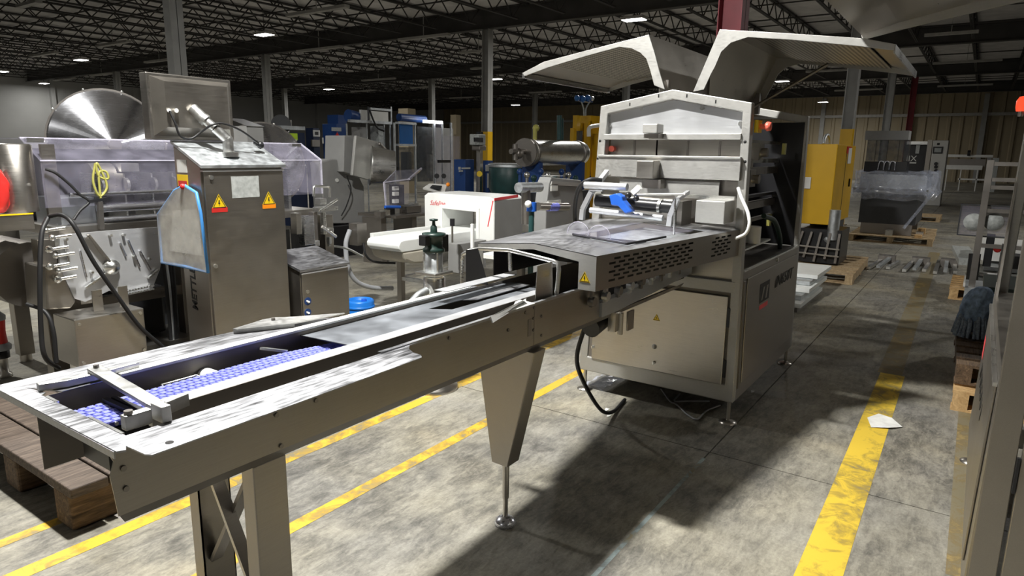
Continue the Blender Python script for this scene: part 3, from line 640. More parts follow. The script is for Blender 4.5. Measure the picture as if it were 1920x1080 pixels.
# ================================================================== wrapping machine
mc = thing('wrapping_machine', 'large stainless wrapping machine with two raised lids', 'wrapping machine', (4.8, 1.63, 0))
FO = [(1.09, 0.145), (1.122, 1.945), (1.60, 2.036), (2.083, 1.950), (2.172, 0.150)]
FI = [(1.148, 0.255), (1.172, 1.895), (1.60, 1.979), (2.030, 1.902), (2.112, 0.255)]
part(mc, 'front_frame', MB().ring(FO, FI, 'x', 3.995, 4.055), 'steel_matte', 0.006)
part(mc, 'rear_frame', MB().ring(FO, FI, 'x', 5.50, 5.56), 'steel_matte', 0.006)
for x, y in ((4.03, 1.12), (4.03, 2.14), (5.53, 1.12), (5.53, 2.14)):
    f = part(mc, 'foot', MB().cyl((x, y, 0.02), (x, y, 0.15), 0.012, 12), 'steel')
    part(f, 'foot_pad', MB().lathe((x, y, 0), [(0.055, 0), (0.055, 0.006), (0.03, 0.016), (0.016, 0.022)]), 'steel')
# lower side panels
for sy, nm in ((0, 'r'), (1, 'l')):
    def sx(X, z, d=0.0):
        f = (z-0.145)/1.8; y = 1.09+0.032*f-d if sy == 0 else 2.172-0.089*f+d; return Vector((X, y, z))
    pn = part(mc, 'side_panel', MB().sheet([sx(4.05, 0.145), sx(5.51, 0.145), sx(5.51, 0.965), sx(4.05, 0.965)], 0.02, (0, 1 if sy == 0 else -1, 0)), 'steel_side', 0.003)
    if sy == 0:
        rp = part(pn, 'raised_panel', MB().sheet([sx(4.13, 0.24, .001), sx(5.48, 0.24, .001), sx(5.48, 0.91, .001), sx(4.13, 0.91, .001)], 0.008, (0, -1, 0)), 'steel_side', 0.004)
        em = part(pn, 'emblem', MB().sheet([sx(4.42, 0.70, .0095), sx(4.66, 0.70, .0095), sx(4.66, 0.83, .0095), sx(4.42, 0.83, .0095)], 0.001, (0, -1, 0)), 'sign_black', label='dark square emblem')
        part(pn, 'emblem_mark', MB().sheet([sx(4.46, 0.715, .011), sx(4.49, 0.715, .011), sx(4.54, 0.80, .011), sx(4.50, 0.80, .011)], 0.0006, (0, -1, 0)).sheet([sx(4.56, 0.715, .011), sx(4.60, 0.715, .011), sx(4.63, 0.80, .011), sx(4.585, 0.80, .011)], 0.0006, (0, -1, 0)), 'steel_side')
        part(pn, 'red_lettering', MB().sheet([sx(4.43, 0.655, .0095), sx(4.64, 0.655, .0095), sx(4.64, 0.685, .0095), sx(4.43, 0.685, .0095)], 0.0008, (0, -1, 0)), 'red_ink')
        text(pn, 'model_lettering', 'IN650T', sx(4.80, 0.745, .012), 0.115, 'sign_black', (1, 0, 0), (0, 0.01, 1), shear=0.3, sx=1.45)
        part(pn, 'latch', MB().cyl(sx(4.85, 0.94, 0), sx(4.85, 0.94, .012), 0.014, 10), 'steel_bright')
        part(pn, 'sill_edge', MB().bar(sx(4.05, 0.966), sx(5.5, 0.966), 0.012), 'steel_bright')
        part(pn, 'handle_rail', MB().bar(sx(4.085, 0.22, .004), sx(4.085, 0.90, .004), 0.03, 0.008, up=(0, 1, 0)), 'steel_dark')
part(mc, 'base_plate', MB().box(4.05, 5.5, 1.11, 2.15, 0.15, 0.16), 'dark_inside')
# lower front
FX = 4.008
part(mc, 'cross_beam', MB().box(3.992, 4.05, 1.135, 2.13, 0.835, 0.905), 'steel_matte', 0.004)
dr = part(mc, 'cabinet_door', MB().box(3.985, 4.005, 1.166, 2.075, 0.252, 0.812), 'steel', 0.004, label='brushed steel cabinet door')
part(dr, 'hinge', MB().box(3.99, 4.02, 1.150, 1.172, 0.62, 0.74), 'black_plastic'); part(dr, 'hinge', MB().box(3.99, 4.02, 1.150, 1.172, 0.30, 0.41), 'black_plastic')
warning_sign(dr, W(1231, 596, 'x', 3.984), 0.05, (0, -1, 0), (0, 0, 1))
p = W(1227, 650, 'x', 3.984); part(dr, 'round_sticker', MB().lathe(p, [(0.017, 0), (0.017, -0.0008), (0.0, -0.0008)], 'x', 18), 'label_grey'); 
part(dr, 'round_sticker', MB().lathe(p, [(0.011, 0), (0.011, -0.0014), (0.0, -0.0014)], 'x', 18), 'steel_side')
for u, v in ((1226, 680), (1112, 650)):
    p = W(u, v, 'x', 3.984); part(dr, 'lock', MB().cyl(p, p+Vector((-0.012, 0, 0)), 0.010, 10).box(p.x-0.018, p.x-0.012, p.y-0.003, p.y+0.003, p.z-0.01, p.z+0.01), 'steel_bright')
part(mc, 'door_gap', MB().box(4.006, 4.01, 1.145, 2.115, 0.25, 0.84), 'steel_dull')
part(mc, 'front_panel', MB().box(4.03, 4.036, 1.14, 2.12, 0.905, 1.50), 'steel')
# upper front
part(mc, 'gable_plate', MB().prism([(1.170, 1.774), (1.172, 1.893), (1.60, 1.977), (2.030, 1.900), (2.040, 1.774)], 'x', 4.035, 4.042), 'steel_satin', label='bright gable plate')
for u, v in ((1143, 234), (1203, 203), (1317, 203), (1389, 232)):
    p = W(u, v, 'x', 4.03); part(mc, 'clip', MB().cyl(p+Vector((0.006, 0, 0)), p+Vector((-0.008, 0, 0)), 0.014, 10), 'steel_bright')
for u, v in ((1181, 195), (1235, 179), (1288, 179), (1342, 190)):
    p = W(u, v, 'x', 3.995); part(mc, 'frame_slot', MB().box(p.x-0.001, p.x+0.001, p.y-0.004, p.y+0.004, p.z-0.012, p.z+0.008), 'sign_black')
for u, v in ((1125, 264), (1121, 297), (1397, 266), (1397, 303)):
    p = W(u, v, 'x', 3.995); part(mc, 'frame_hole', MB().lathe(p, [(0.009, 0), (0.009, -0.001), (0, -0.001)], 'x', 10), 'sign_black')
part(mc, 'upper_rail', MB().box(3.98, 4.04, 1.165, 2.045, 1.738, 1.774), 'steel_matte', 0.003)
rc = part(mc, 'recess_plate', MB().box(4.10, 4.106, 1.16, 2.05, 1.62, 1.75), 'steel')
for Y in (1.88, 1.52, 1.32): part(rc, 'rib', MB().box(4.094, 4.10, Y-0.006, Y+0.006, 1.63, 1.735), 'steel_dark')
p = W(1150, 279, 'x', 4.08); part(mc, 'red_button', MB().cyl(p, p+Vector((-0.03, 0, 0)), 0.020, 14), 'pink_red', label='red push button')
part(mc, 'middle_plate', MB().box(3.965, 4.03, 1.150, 2.068, 1.505, 1.637).box(3.955, 3.99, 1.150, 2.068, 1.628, 1.642), 'steel_matte', 0.003)
part(mc, 'lower_plate', MB().box(3.985, 3.992, 1.27, 1.92, 1.405, 1.492), 'steel_matte', 0.002)
part(mc, 'recess', MB().box(4.026, 4.03, 1.14, 1.28, 1.40, 1.50), 'steel_dark')
def fbox(u0, v0, u1, v1, xf, xb):
    a = W(u0, v0, 'x', xf); b = W(u1, v1, 'x', xf); return MB().box(xf, xb, min(a.y, b.y), max(a.y, b.y), min(a.z, b.z), max(a.z, b.z))
sb = part(mc, 'sensor_box', fbox(1205, 232, 1232, 250, 3.88, 3.98), 'steel_matte', 0.006); part(sb, 'bracket', fbox(1207, 251, 1234, 259, 3.90, 3.98), 'steel_dark')
sb = part(mc, 'sensor_box', fbox(1194, 301, 1224, 335, 3.86, 3.96), 'steel', 0.004); part(sb, 'bracket', fbox(1204, 336, 1238, 354, 3.90, 3.98), 'steel_dark')
mb_ = part(mc, 'drive_box', fbox(1305, 375, 1357, 421, 3.78, 3.97), 'steel_matte', 0.005, label='plain steel drive box at the right post')
part(mb_, 'box_bracket', MB().box(3.80, 3.96, 1.42, 1.45, 1.22, 1.38).box(3.83, 3.96, 1.47, 1.49, 1.22, 1.37), 'steel_dark')
part(mc, 'cross_bar', MB().bar((3.94, 1.16, 1.405), (3.94, 1.52, 1.405), 0.022), 'steel_bright')
# film roller carriage
RX = 3.62; rq = lambda u, v, x=RX: W(u, v, 'x', x)
rl = part(mc, 'roller_frame', MB().bar(rq(1091, 412), rq(1093, 392), 0.028).bar(rq(1093, 392), rq(1109, 360), 0.028).bar(rq(1109, 360), W(1138, 322, 'x', 3.95), 0.028), 'steel_satin')
rr = part(mc, 'roller_frame', MB().bar(rq(1255, 424), rq(1257, 405), 0.028).bar(rq(1257, 405), rq(1270, 374), 0.028).bar(rq(1270, 374), W(1290, 360, 'x', 3.95), 0.02), 'steel_satin')
part(mc, 'film_roller', MB().cyl(rq(1097, 347), rq(1176, 351), 0.022, 16), 'steel_satin')
part(mc, 'film_roller', MB().cyl(rq(1105, 356), rq(1130, 356), 0.010, 12), 'steel_satin')
dk = part(mc, 'film_roller', MB().cyl(rq(1119, 376, 3.70), rq(1262, 389, 3.70), 0.036, 20), 'black_plastic')
part(dk, 'collar', MB().cyl(rq(1236, 386, 3.70), rq(1241, 387, 3.70), 0.043, 18), 'steel_bright')
part(mc, 'film_roller', MB().cyl(rq(1118, 368, 3.72), rq(1262, 379, 3.72), 0.018, 14), 'steel')
part(mc, 'film_roller', MB().cyl(rq(1107, 394), rq(1243, 409), 0.018, 14), 'steel_satin')
bc = part(mc, 'clamp', MB().prism([tuple(rq(u, v, 3.56))[1:] for u, v in ((1146, 366), (1160, 362), (1170, 368), (1172, 376), (1188, 396), (1176, 400), (1163, 386), (1150, 384))], 'x', 3.53, 3.59), 'blue_bright', 0.006, label='bright blue clamp on the film roller')
part(bc, 'clamp_knob', MB().ball(rq(1178, 366, 3.54), 0.02).ball(rq(1193, 372, 3.54), 0.018), 'black_plastic')
part(bc, 'clamp_tip', MB().bar(rq(1187, 362, 3.54), rq(1200, 350, 3.54), 0.03), 'white_plastic')
part(mc, 'push_rod', MB().cyl(rq(1190, 365), rq(1285, 364), 0.007, 8), 'steel')
part(mc, 'upright_rod', MB().cyl(rq(1266, 372, 3.55), rq(1264, 440, 3.55), 0.006, 8), 'steel_bright')
part(mc, 'black_hose', MB().tube(spline([W(1078, 415, 'x', 3.75), W(1078, 385, 'x', 3.7), W(1086, 352, 'x', 3.65), W(1105, 337, 'x', 3.65), W(1128, 338, 'x', 3.7)]), 0.014, 8), 'black_rubber')
part(mc, 'white_hose', MB().tube(spline([W(1384, 352, 'x', 3.93), W(1391, 372, 'x', 3.90), W(1402, 398, 'x', 3.86), W(1405, 420, 'x', 3.84), W(1398, 438, 'x', 3.84), W(1380, 447, 'x', 3.86)]), 0.010, 8), 'white_plastic', label='white hose looping off the right post')
# red knob on the right post
p = W(1416, 237, 'y', 1.115); kn = part(mc, 'stop_knob', MB().lathe((p.x+0.03, 1.06, p.z), [(0.0, -0.03), (0.024, -0.026), (0.028, -0.005), (0.016, 0.01), (0.014, 0.035)], 'y', 16), 'pink_red', label='red emergency stop knob')
part(kn, 'knob_base', MB().box(p.x-0.01, p.x+0.07, 1.095, 1.118, p.z-0.035, p.z+0.035), 'sign_yellow')
# inside seen through the open right side
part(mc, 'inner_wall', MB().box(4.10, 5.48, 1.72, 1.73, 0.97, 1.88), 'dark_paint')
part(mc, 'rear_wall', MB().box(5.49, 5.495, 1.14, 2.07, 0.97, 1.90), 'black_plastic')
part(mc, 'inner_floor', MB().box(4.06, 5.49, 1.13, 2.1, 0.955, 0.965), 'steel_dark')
for z, d, mt in ((1.735, 0.02, 'steel'), (1.60, 0.03, 'steel_bright'), (1.52, 0.05, 'steel_dark'), (1.36, 0.02, 'black_plastic'), (1.28, 0.05, 'steel_dark'), (1.19, 0.02, 'steel_dark')):
    part(mc, 'inner_rail', MB().box(4.07, 5.48, 1.30, 1.34, z, z+d), mt)
for X, z in ((4.25, 1.55), (4.6, 1.62), (4.45, 1.45)):
    part(mc, 'valve_block', MB().box(X, X+0.12, 1.22, 1.30, z, z+0.11).cyl((X+0.06, 1.22, z+0.05), (X+0.06, 1.18, z+0.05), 0.03, 10), 'steel')
part(mc, 'white_canister', MB().cyl((4.55, 1.2, 1.08), (4.55, 1.2, 1.19), 0.05, 14), 'white_plastic')
part(mc, 'tray', MB().bar((4.1, 1.2, 1.06), (4.9, 1.2, 1.07), 0.06, 0.012), 'steel_bright')
for X, Y, z in ((5.2, 1.2, 1.66), (4.95, 1.2, 1.16), (4.15, 1.2, 1.68)):
    part(mc, 'yellow_tag', MB().box(X, X+0.05, Y, Y+0.02, z, z+0.08), 'yellow_cord')
part(mc, 'inner_hose', MB().tube(spline([(4.7, 1.18, 1.25), (4.95, 1.17, 1.20), (5.15, 1.17, 1.08), (5.25, 1.18, 0.97)]), 0.018, 8), 'green_paint')
# raised lids
def lid(outer, inner, name, lab):
    oq = [tuple(W(u, v, 'x', 4.0))[1:] for u, v in outer]; iq = [tuple(W(u, v, 'x', 4.0))[1:] for u, v in inner]
    l = part(mc, name, MB().ring(oq, iq, 'x', 3.995, 4.007, closed=False), 'steel_matte', 0.002, label=lab)
    part(l, 'rear_plate', MB().ring(oq, iq, 'x', 5.29, 5.302, closed=False), 'steel_matte')
    hinge, apex, knee, tip = oq[0], oq[3], oq[7], oq[8]
    def sheet(a, b, mat, nm, lift=0.0):
        n = Vector((0, -(b[1]-a[1]), b[0]-a[0])).normalized(); n = n if n.z > 0 else -n
        part(l, nm, MB().sheet([Vector((4.0, a[0], a[1]))+n*lift, Vector((5.3, a[0], a[1]))+n*lift, Vector((5.3, b[0], b[1]))+n*lift, Vector((4.0, b[0], b[1]))+n*lift], 0.003, -n), mat)
    sheet(hinge, apex, 'steel', 'back_sheet'); sheet(apex, knee, 'steel', 'top_sheet')
    sheet((apex[0]*0.8+knee[0]*0.2, apex[1]*0.8+knee[1]*0.2), knee, 'diamond_plate', 'patterned_lining', -0.012); sheet(knee, tip, 'steel', 'visor_sheet')
    e = iq[8]; part(l, 'edge_fold', MB().box(4.0, 5.3, min(tip[0], e[0]), max(tip[0], e[0])+0.004, e[1]-0.012, tip[1]), 'steel_bright')
    yk = (hinge[0]+iq[0][0])/2; part(l, 'hinge_arm', MB().box(4.06, 4.10, yk-0.03, yk+0.03, 1.95, 2.10), 'steel_dark'); part(l, 'hinge_arm', MB().box(5.2, 5.24, yk-0.03, yk+0.03, 1.95, 2.10), 'steel_dark')
    mx, mz = (apex[0]+knee[0])/2, (apex[1]+knee[1])/2
    part(l, 'gas_strut', MB().cyl((5.18, yk, 2.0), (5.18, mx, mz-0.03), 0.012, 8), 'steel_dark')
    return l
lid([(1247, 168), (1237, 135), (1228, 100), (1217, 65), (1190, 72), (1150, 82), (1100, 95), (1020, 116), (980, 137)],
    [(1227, 160), (1219, 130), (1212, 110), (1201, 99), (1185, 91), (1162, 88), (1100, 105), (1030, 126), (984, 143)], 'lid', 'raised lid tilted to the left')
lid([(1300, 172), (1318, 130), (1335, 90), (1350, 55), (1380, 57), (1420, 59), (1500, 64), (1620, 72), (1680, 83)],
    [(1320, 168), (1333, 140), (1341, 125), (1353, 97), (1371, 80), (1402, 70), (1486, 75), (1611, 87), (1677, 95)], 'lid', 'raised lid tilted to the right')

# ================================================================== left side: cabinets and guarded machine
def yb(u0, v0, u1, v1, Y, dep, mb=None, z0=None):
    """box facing -Y at Y whose outline, its -X side included, spans the sight lines u0,v0 (upper left) to u1,v1 (lower right)"""
    vm = (v0+v1)/2; um = (u0+u1)/2; f0 = W(u0, vm, 'y', Y).x; b = W(u1, vm, 'y', Y).x; sl = max(f0/Y, 0.05)
    dep = min(dep, max(0.55*(b-f0)/sl, 0.004)); a = f0+sl*dep if dep > 0.02 else f0
    z1 = W(um, v0, 'y', Y).z; zz = W(um, v1, 'y', Y).z if z0 is None else z0
    return (mb or MB()).box(a, b, Y, Y+dep, max(zz, 0), z1)
def xb(u0, v0, u1, v1, X, dep, mb=None, z0=None):
    """box facing -X at X, spanning the sight lines"""
    vm = (v0+v1)/2; a = W(u0, vm, 'x', X).y; b = W(u1, vm, 'x', X).y; um = (u0+u1)/2
    return (mb or MB()).box(X, X+dep, b, a, max(W(um, v1, 'x', X).z, 0) if z0 is None else z0, W(um, v0, 'x', X).z)
CX0, CX1, CY = 2.355, 2.955, 4.0
cc = thing('control_cabinet', 'tall stainless control cabinet with sloped roof behind the conveyor', 'cabinet', (2.65, 4.15, 0))
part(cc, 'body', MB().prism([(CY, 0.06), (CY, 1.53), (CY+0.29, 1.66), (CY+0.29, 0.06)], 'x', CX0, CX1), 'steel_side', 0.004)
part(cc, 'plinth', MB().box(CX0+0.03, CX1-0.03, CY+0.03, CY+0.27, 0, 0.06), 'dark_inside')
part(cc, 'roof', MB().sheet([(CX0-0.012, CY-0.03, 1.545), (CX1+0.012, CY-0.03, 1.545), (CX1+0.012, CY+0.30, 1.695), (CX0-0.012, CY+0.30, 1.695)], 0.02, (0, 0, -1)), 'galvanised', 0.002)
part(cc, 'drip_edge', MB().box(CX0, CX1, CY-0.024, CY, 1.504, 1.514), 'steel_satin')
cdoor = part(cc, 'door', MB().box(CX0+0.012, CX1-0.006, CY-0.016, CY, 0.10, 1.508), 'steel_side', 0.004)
for u, v in ((396, 333), (404, 499)):
    p = W(u, v, 'y', CY-0.016); part(cdoor, 'lock', MB().cyl(p, p+Vector((0, -0.008, 0)), 0.014, 12), 'steel_bright')
a = W(433, 331, 'y', CY-0.017); b = W(487, 369, 'y', CY-0.017)
part(cdoor, 'rating_plate', MB().box(a.x, b.x, CY-0.0175, CY-0.016, b.z, a.z), 'label_grey')
warning_sign(cdoor, W(411, 380, 'y', CY-0.017), 0.105, (1, 0, 0), (0, 0, 1), 1.05, 'red_plastic')
warning_sign(cdoor, W(504, 374, 'y', CY-0.017), 0.105, (1, 0, 0), (0, 0, 1), 1.0, 'sign_orange')
p = W(371, 583, 'x', CX0-0.001); text(cc, 'side_lettering', 'METTLER', p, 0.085, 'sign_black', (0, 0, 1), (0, 1, 0), sx=0.98, shear=0.15, bold=0.002)
a = W(331, 299, 'x', CX0-0.001); b = W(351, 324, 'x', CX0-0.001); part(cc, 'side_label', MB().box(CX0-0.002, CX0, b.y, a.y, b.z, a.z), 'label_white')
a = W(332, 327, 'x', CX0-0.001); b = W(353, 350, 'x', CX0-0.001); part(cc, 'side_sticker', MB().box(CX0-0.002, CX0, b.y, a.y, b.z, a.z), 'sign_yellow'); part(cc, 'side_sticker', MB().box(CX0-0.003, CX0-0.001, b.y+0.01, a.y-0.01, b.z, b.z+0.035), 'red_plastic')
# monitor on its pipe arm
MX0, MX1, MY, MZ0, MZ1 = 2.225, 2.80, 4.30, 1.70, 2.105
mo = part(cc, 'monitor', MB().box(MX0, MX1, MY, MY+0.08, MZ0, MZ1), 'steel', 0.006, label='steel monitor housing seen from behind')
i = 0.075; bx = [(MX0+.02, MY, MZ0+.02), (MX1-.02, MY, MZ0+.02), (MX1-.02, MY, MZ1-.02), (MX0+.02, MY, MZ1-.02)]; ix = [(MX0+i, MY-.07, MZ0+i), (MX1-i, MY-.07, MZ0+i), (MX1-i, MY-.07, MZ1-i*.7), (MX0+i, MY-.07, MZ1-i*.7)]
part(mo, 'back_shell', MB().add(bx+ix, [(0, 1, 5, 4), (1, 2, 6, 5), (2, 3, 7, 6), (3, 0, 4, 7), (4, 5, 6, 7)]), 'steel_side')
part(mo, 'screen', MB().box(MX0+.04, MX1-.04, MY+.08, MY+.083, MZ0+.04, MZ1-.04), 'screen_dark')
p0 = W(361, 203, 'y', MY-0.07); p1 = W(383, 224, 'y', MY-0.13); p2 = W(403, 240, 'y', MY-0.17); p3 = W(427, 262, 'y', CY+0.10)
part(cc, 'pipe_arm', MB().cyl(p0, p1, 0.035, 16).cyl(p1, p2, 0.028, 16).cyl(p2, p3, 0.032, 16).cyl(p1-(p1-p0)*0.1, p1+(p2-p1)*0.15, 0.04, 16).ball(p3, 0.034), 'cast_alu', label='jointed cast pipe arm')
p4 = Vector((p3.x, p3.y, 1.60)); part(cc, 'arm_post', MB().cyl(p4, p3, 0.034, 16), 'cast_alu'); part(cc, 'arm_flange', MB().cyl((p3.x, p3.y, 1.595), (p3.x, p3.y, 1.625), 0.065, 18), 'steel_bright')
part(cc, 'cable_gland', MB().cyl(W(317, 207, 'y', MY-.07), W(317, 207, 'y', MY-.10), 0.012, 10), 'white_plastic'); part(cc, 'cable_gland', MB().cyl(W(331, 207, 'y', MY-.07), W(331, 208, 'y', MY-.10), 0.012, 10), 'white_plastic')
part(cc, 'monitor_cable', MB().tube(spline([W(318, 208, 'y', MY-.10), W(328, 230, 'y', MY-.12), W(338, 255, 'y', MY-.12), W(358, 260, 'y', MY-.12), W(378, 247, 'y', MY-.14), W(398, 234, 'y', MY-.2), W(420, 232, 'y', MY-.2), W(452, 245, 'y', MY-.2), W(484, 268, 'y', MY-.2)]), 0.007, 8), 'black_rubber')
part(cc, 'cable_plug', MB().ball(W(488, 272, 'y', CY+.13), 0.026, 10).ball(W(480, 268, 'y', CY+.13), 0.02, 10), 'black_plastic')
# document bag on the cabinet's side
bq = lambda u, v: W(u, v, 'x', CX0-0.03)
bag = thing('document_bag', 'clear mesh document bag with blue trim hanging on the tall cabinet', 'bag', tuple(bq(345, 512)))
outl = [bq(346, 348), bq(328, 358), bq(297, 402), bq(304, 492), bq(348, 500), bq(392, 511), (CX0-0.03, CY-0.02, bq(382, 400).z), (CX0-0.03, CY+0.01, bq(370, 362).z)]
outl = [Vector(p) for p in outl]; outl[5] = Vector((CX0-0.03, CY-0.05, outl[5].z))
part(bag, 'bag_body', MB().sheet(outl, 0.012, (-1, 0, 0)), 'bag_clear')
part(bag, 'blue_trim', MB().tube(outl+[outl[0]], 0.011, 6), 'blue_trim', label='blue edging of the bag')
part(bag, 'papers', MB().sheet([bq(325, 395), bq(318, 470), bq(378, 480), bq(372, 392)], 0.002, (-1, 0, 0)), 'paper')
part(bag, 'red_tie', MB().ball(bq(346, 350)-Vector((0.01, 0, 0)), 0.02, 8), 'red_plastic')
# small cabinet beside it
sc = thing('junction_cabinet', 'low stainless cabinet with sloped lid right of the tall cabinet', 'cabinet', (3.28, 4.2, 0))
SX0, SX1 = 3.06, 3.51
part(sc, 'body', MB().prism([(CY, 0.05), (CY, 0.775), (CY+0.36, 0.86), (CY+0.36, 0.05)], 'x', SX0, SX1), 'steel_side', 0.004)
part(sc, 'lid', MB().sheet([(SX0-.01, CY-.02, 0.79), (SX1+.01, CY-.02, 0.79), (SX1+.01, CY+.37, 0.885), (SX0-.01, CY+.37, 0.885)], 0.02, (0, 0, -1)), 'steel_top', 0.002)
sd = part(sc, 'door', MB().box(SX0+.004, SX1-.004, CY-.014, CY, 0.08, 0.757), 'steel_side', 0.003)
part(sd, 'drip_edge', MB().box(SX0, SX1, CY-.022, CY, 0.752, 0.760), 'steel_satin')
for v, r, m_ in ((547, 0.014, 'steel_bright'), (565, 0.030, 'blue_paint'), (586, 0.030, 'blue_paint')):
    p = W(577, v, 'y', CY-.014); st = part(sd, 'lock' if r < .02 else 'round_sticker', MB().cyl(p, p+Vector((0, -.003, 0)), r, 18), m_)
    if r > .02: part(st, 'sticker_mark', MB().cyl(p, p+Vector((0.002, -.0045, 0.004)), r*0.55, 12), 'label_white')
part(sc, 'foot', MB().box(SX0+.03, SX1-.03, CY+.03, CY+.33, 0, 0.05), 'dark_inside')

# guarded machine along the left
GY = 5.0
gm = thing('guarded_machine', 'low stainless machine under a long clear plastic guard on the left', 'machine', (2.9, 5.3, 0))
GX0, GX1 = 1.86, 4.12
zt, zm, zb = 1.70, 1.555, 1.25
part(gm, 'guard_front', MB().box(GX0, GX1, GY, GY+0.006, zb, zm), 'acrylic'); part(gm, 'guard_slope', MB().sheet([(GX0, GY, zm), (GX1, GY, zm), (GX1, GY+0.28, zt), (GX0, GY+0.28, zt)], 0.006, (0, 0, -1)), 'acrylic')
part(gm, 'guard_top', MB().box(GX0, GX1, GY+0.28, GY+0.75, zt-0.006, zt), 'acrylic')
for X in (GX0, GX1-0.006):
    part(gm, 'guard_end', MB().prism([(GY, zb), (GY, zm), (GY+.28, zt), (GY+.75, zt), (GY+.75, zb)], 'x', X, X+0.006), 'acrylic')
part(gm, 'guard_edge', MB().bar((GX0, GY, zm), (GX1, GY, zm), 0.008).bar((GX0, GY+.28, zt), (GX1, GY+.28, zt), 0.010).bar((GX1, GY, zb), (GX1, GY, zm), 0.012).bar((GX1, GY, zm), (GX1, GY+.28, zt), 0.012), 'acrylic_edge')
part(gm, 'guard_post', MB().box(GX0+0.02, GX0+0.10, GY+0.02, GY+0.05, 1.2, 1.66), 'steel_dark')
part(gm, 'guard_hinge', MB().box(GX0+.02, GX0+.12, GY+.22, GY+.27, 1.675, 1.70), 'steel_bright'); part(gm, 'guard_hinge', MB().box(GX1-.14, GX1-.04, GY+.22, GY+.27, 1.675, 1.70), 'steel_bright')
part(gm, 'bed', MB().box(1.9, 4.02, GY-0.05, GY+0.8, 1.06, 1.12), 'steel'); part(gm, 'back_panel', MB().box(1.95, 4.05, GY+0.6, GY+0.62, 1.12, 1.63), 'black_plastic')
for X0, X1, Yq, z, r in ((2.15, 2.95, GY-.05, 1.23, 0.028), (2.15, 2.95, GY-.06, 1.15, 0.022), (2.0, 2.9, GY-.02, 1.33, 0.014)):
    part(gm, 'shiny_rail', MB().cyl((X0, Yq, z), (X1, Yq, z), r, 14), 'polished')
for X in (2.25, 2.42, 2.62, 2.78, 2.9):
    part(gm, 'forming_plate', MB().box(X, X+0.012, GY+.12, GY+.4, 1.12, 1.46).cyl((X, GY+.11, 1.38), (X+.02, GY+.11, 1.38), 0.05, 14), 'steel_bright')
part(gm, 'film_spool', MB().cyl((2.28, GY+.35, 1.42), (2.44, GY+.35, 1.42), 0.11, 20), 'steel_dark'); part(gm, 'film_flap', MB().box(2.45, 2.58, GY+.2, GY+.34, 1.47, 1.53), 'steel_bright')
part(gm, 'inner_box', MB().box(1.98, 2.2, GY+.1, GY+.5, 1.12, 1.30), 'steel_blue')
for X in (3.62, 3.72, 3.82): part(gm, 'folding_bar', MB().box(X, X+0.03, GY+.1, GY+.2, 1.12, 1.48), 'polished')
part(gm, 'gear_housing', MB().box(1.92, 2.02, GY-.2, GY-.05, 0.62, 1.08), 'steel')
# gear cover plate with hub, links and studs
PY = 4.74; pq = lambda u, v: tuple(W(u, v, 'y', PY))[::2]
gp = part(gm, 'cover_plate', MB().prism([pq(112, 441), pq(200, 433), pq(298, 426), pq(305, 470), pq(300, 505), pq(286, 540), pq(232, 553), pq(205, 545), pq(160, 566), pq(140, 560), pq(112, 500)], 'y', PY, PY+0.02), 'steel_satin', label='polished gear cover plate')
for u, v in ((122, 448), (160, 445), (205, 441), (230, 440), (290, 437), (170, 510), (250, 480), (278, 485), (278, 520)):
    p = W(u, v, 'y', PY); part(gp, 'stud', MB().cyl(p, p+Vector((0, -0.03, 0)), 0.009, 8), 'steel_bright')
p = W(207, 500, 'y', PY); part(gp, 'hub', MB().lathe(p, [(0.05, 0), (0.05, -.03), (0.034, -.034), (0.03, -.055), (0.0, -.055)], 'y', 20), 'steel_bright')
part(gp, 'link_arm', MB().bar(W(205, 490, 'y', PY-.02), W(165, 440, 'y', PY-.02), 0.03, 0.012), 'steel'); part(gp, 'link_arm', MB().bar(W(200, 512, 'y', PY-.02), W(160, 540, 'y', PY-.02), 0.02, 0.012), 'steel_bright'); part(gp, 'link_arm', MB().bar(W(298, 505, 'y', PY-.02), W(280, 520, 'y', PY-.02), 0.02, 0.012), 'steel_bright')
for u0, v0, u1, v1 in ((240, 450, 262, 500), (225, 455, 236, 480), (262, 470, 282, 505), (150, 470, 162, 520), (120, 460, 128, 490)): part(gp, 'slot_link', MB().bar(W(u0, v0, 'y', PY-.006), W(u1, v1, 'y', PY-.006), 0.016, 0.008), 'polished')
rk = MB()
for k in range(11):
    for j in range(2):
        p = W(230+5.5*k, 548-1.2*k+j*6, 'y', PY-.01); rk.cyl(p, p+Vector((0, -0.02, 0.004)), 0.008, 6)
part(gp, 'stud_rack', rk, 'steel_bright', kind='stuff')
for u, v, s in ((86, 432, .6), (98, 446, .7), (92, 468, .8), (104, 480, .6), (94, 500, .8), (110, 508, .6), (108, 524, .8)):
    p = W(u, v, 'y', PY-.05); part(gm, 'valve', MB().ball(p, 0.03*s, 10).cyl(p, p+Vector((0.10, -0.02, 0.01)), 0.011, 8), 'steel_bright')
part(gm, 'gear_case', MB().prism([pq(82, 500), pq(112, 502), pq(140, 565), pq(130, 578), pq(86, 580)], 'y', PY-.02, PY+.3), 'steel_side', 0.01)
part(gm, 'drive_drum', MB().cyl((1.78, 5.15, 0.80), (1.78, 5.75, 0.80), 0.22, 24), 'steel_dark')
for Y_, X_ in ((4.95, 1.80), (5.95, 1.95), (4.95, 2.72), (4.95, 4.1), (5.7, 4.1)):
    lg = part(gm, 'leg', MB().box(X_-.05, X_+.05, Y_-.05, Y_+.05, 0.06, 1.06), 'steel_side', 0.004); part(lg, 'leg_foot', MB().cyl((X_, Y_, 0), (X_, Y_, 0.06), 0.04, 14), 'steel')
part(gm, 'beam', MB().box(1.76, 4.15, 4.92, 4.98, 0.55, 0.62), 'steel_side')
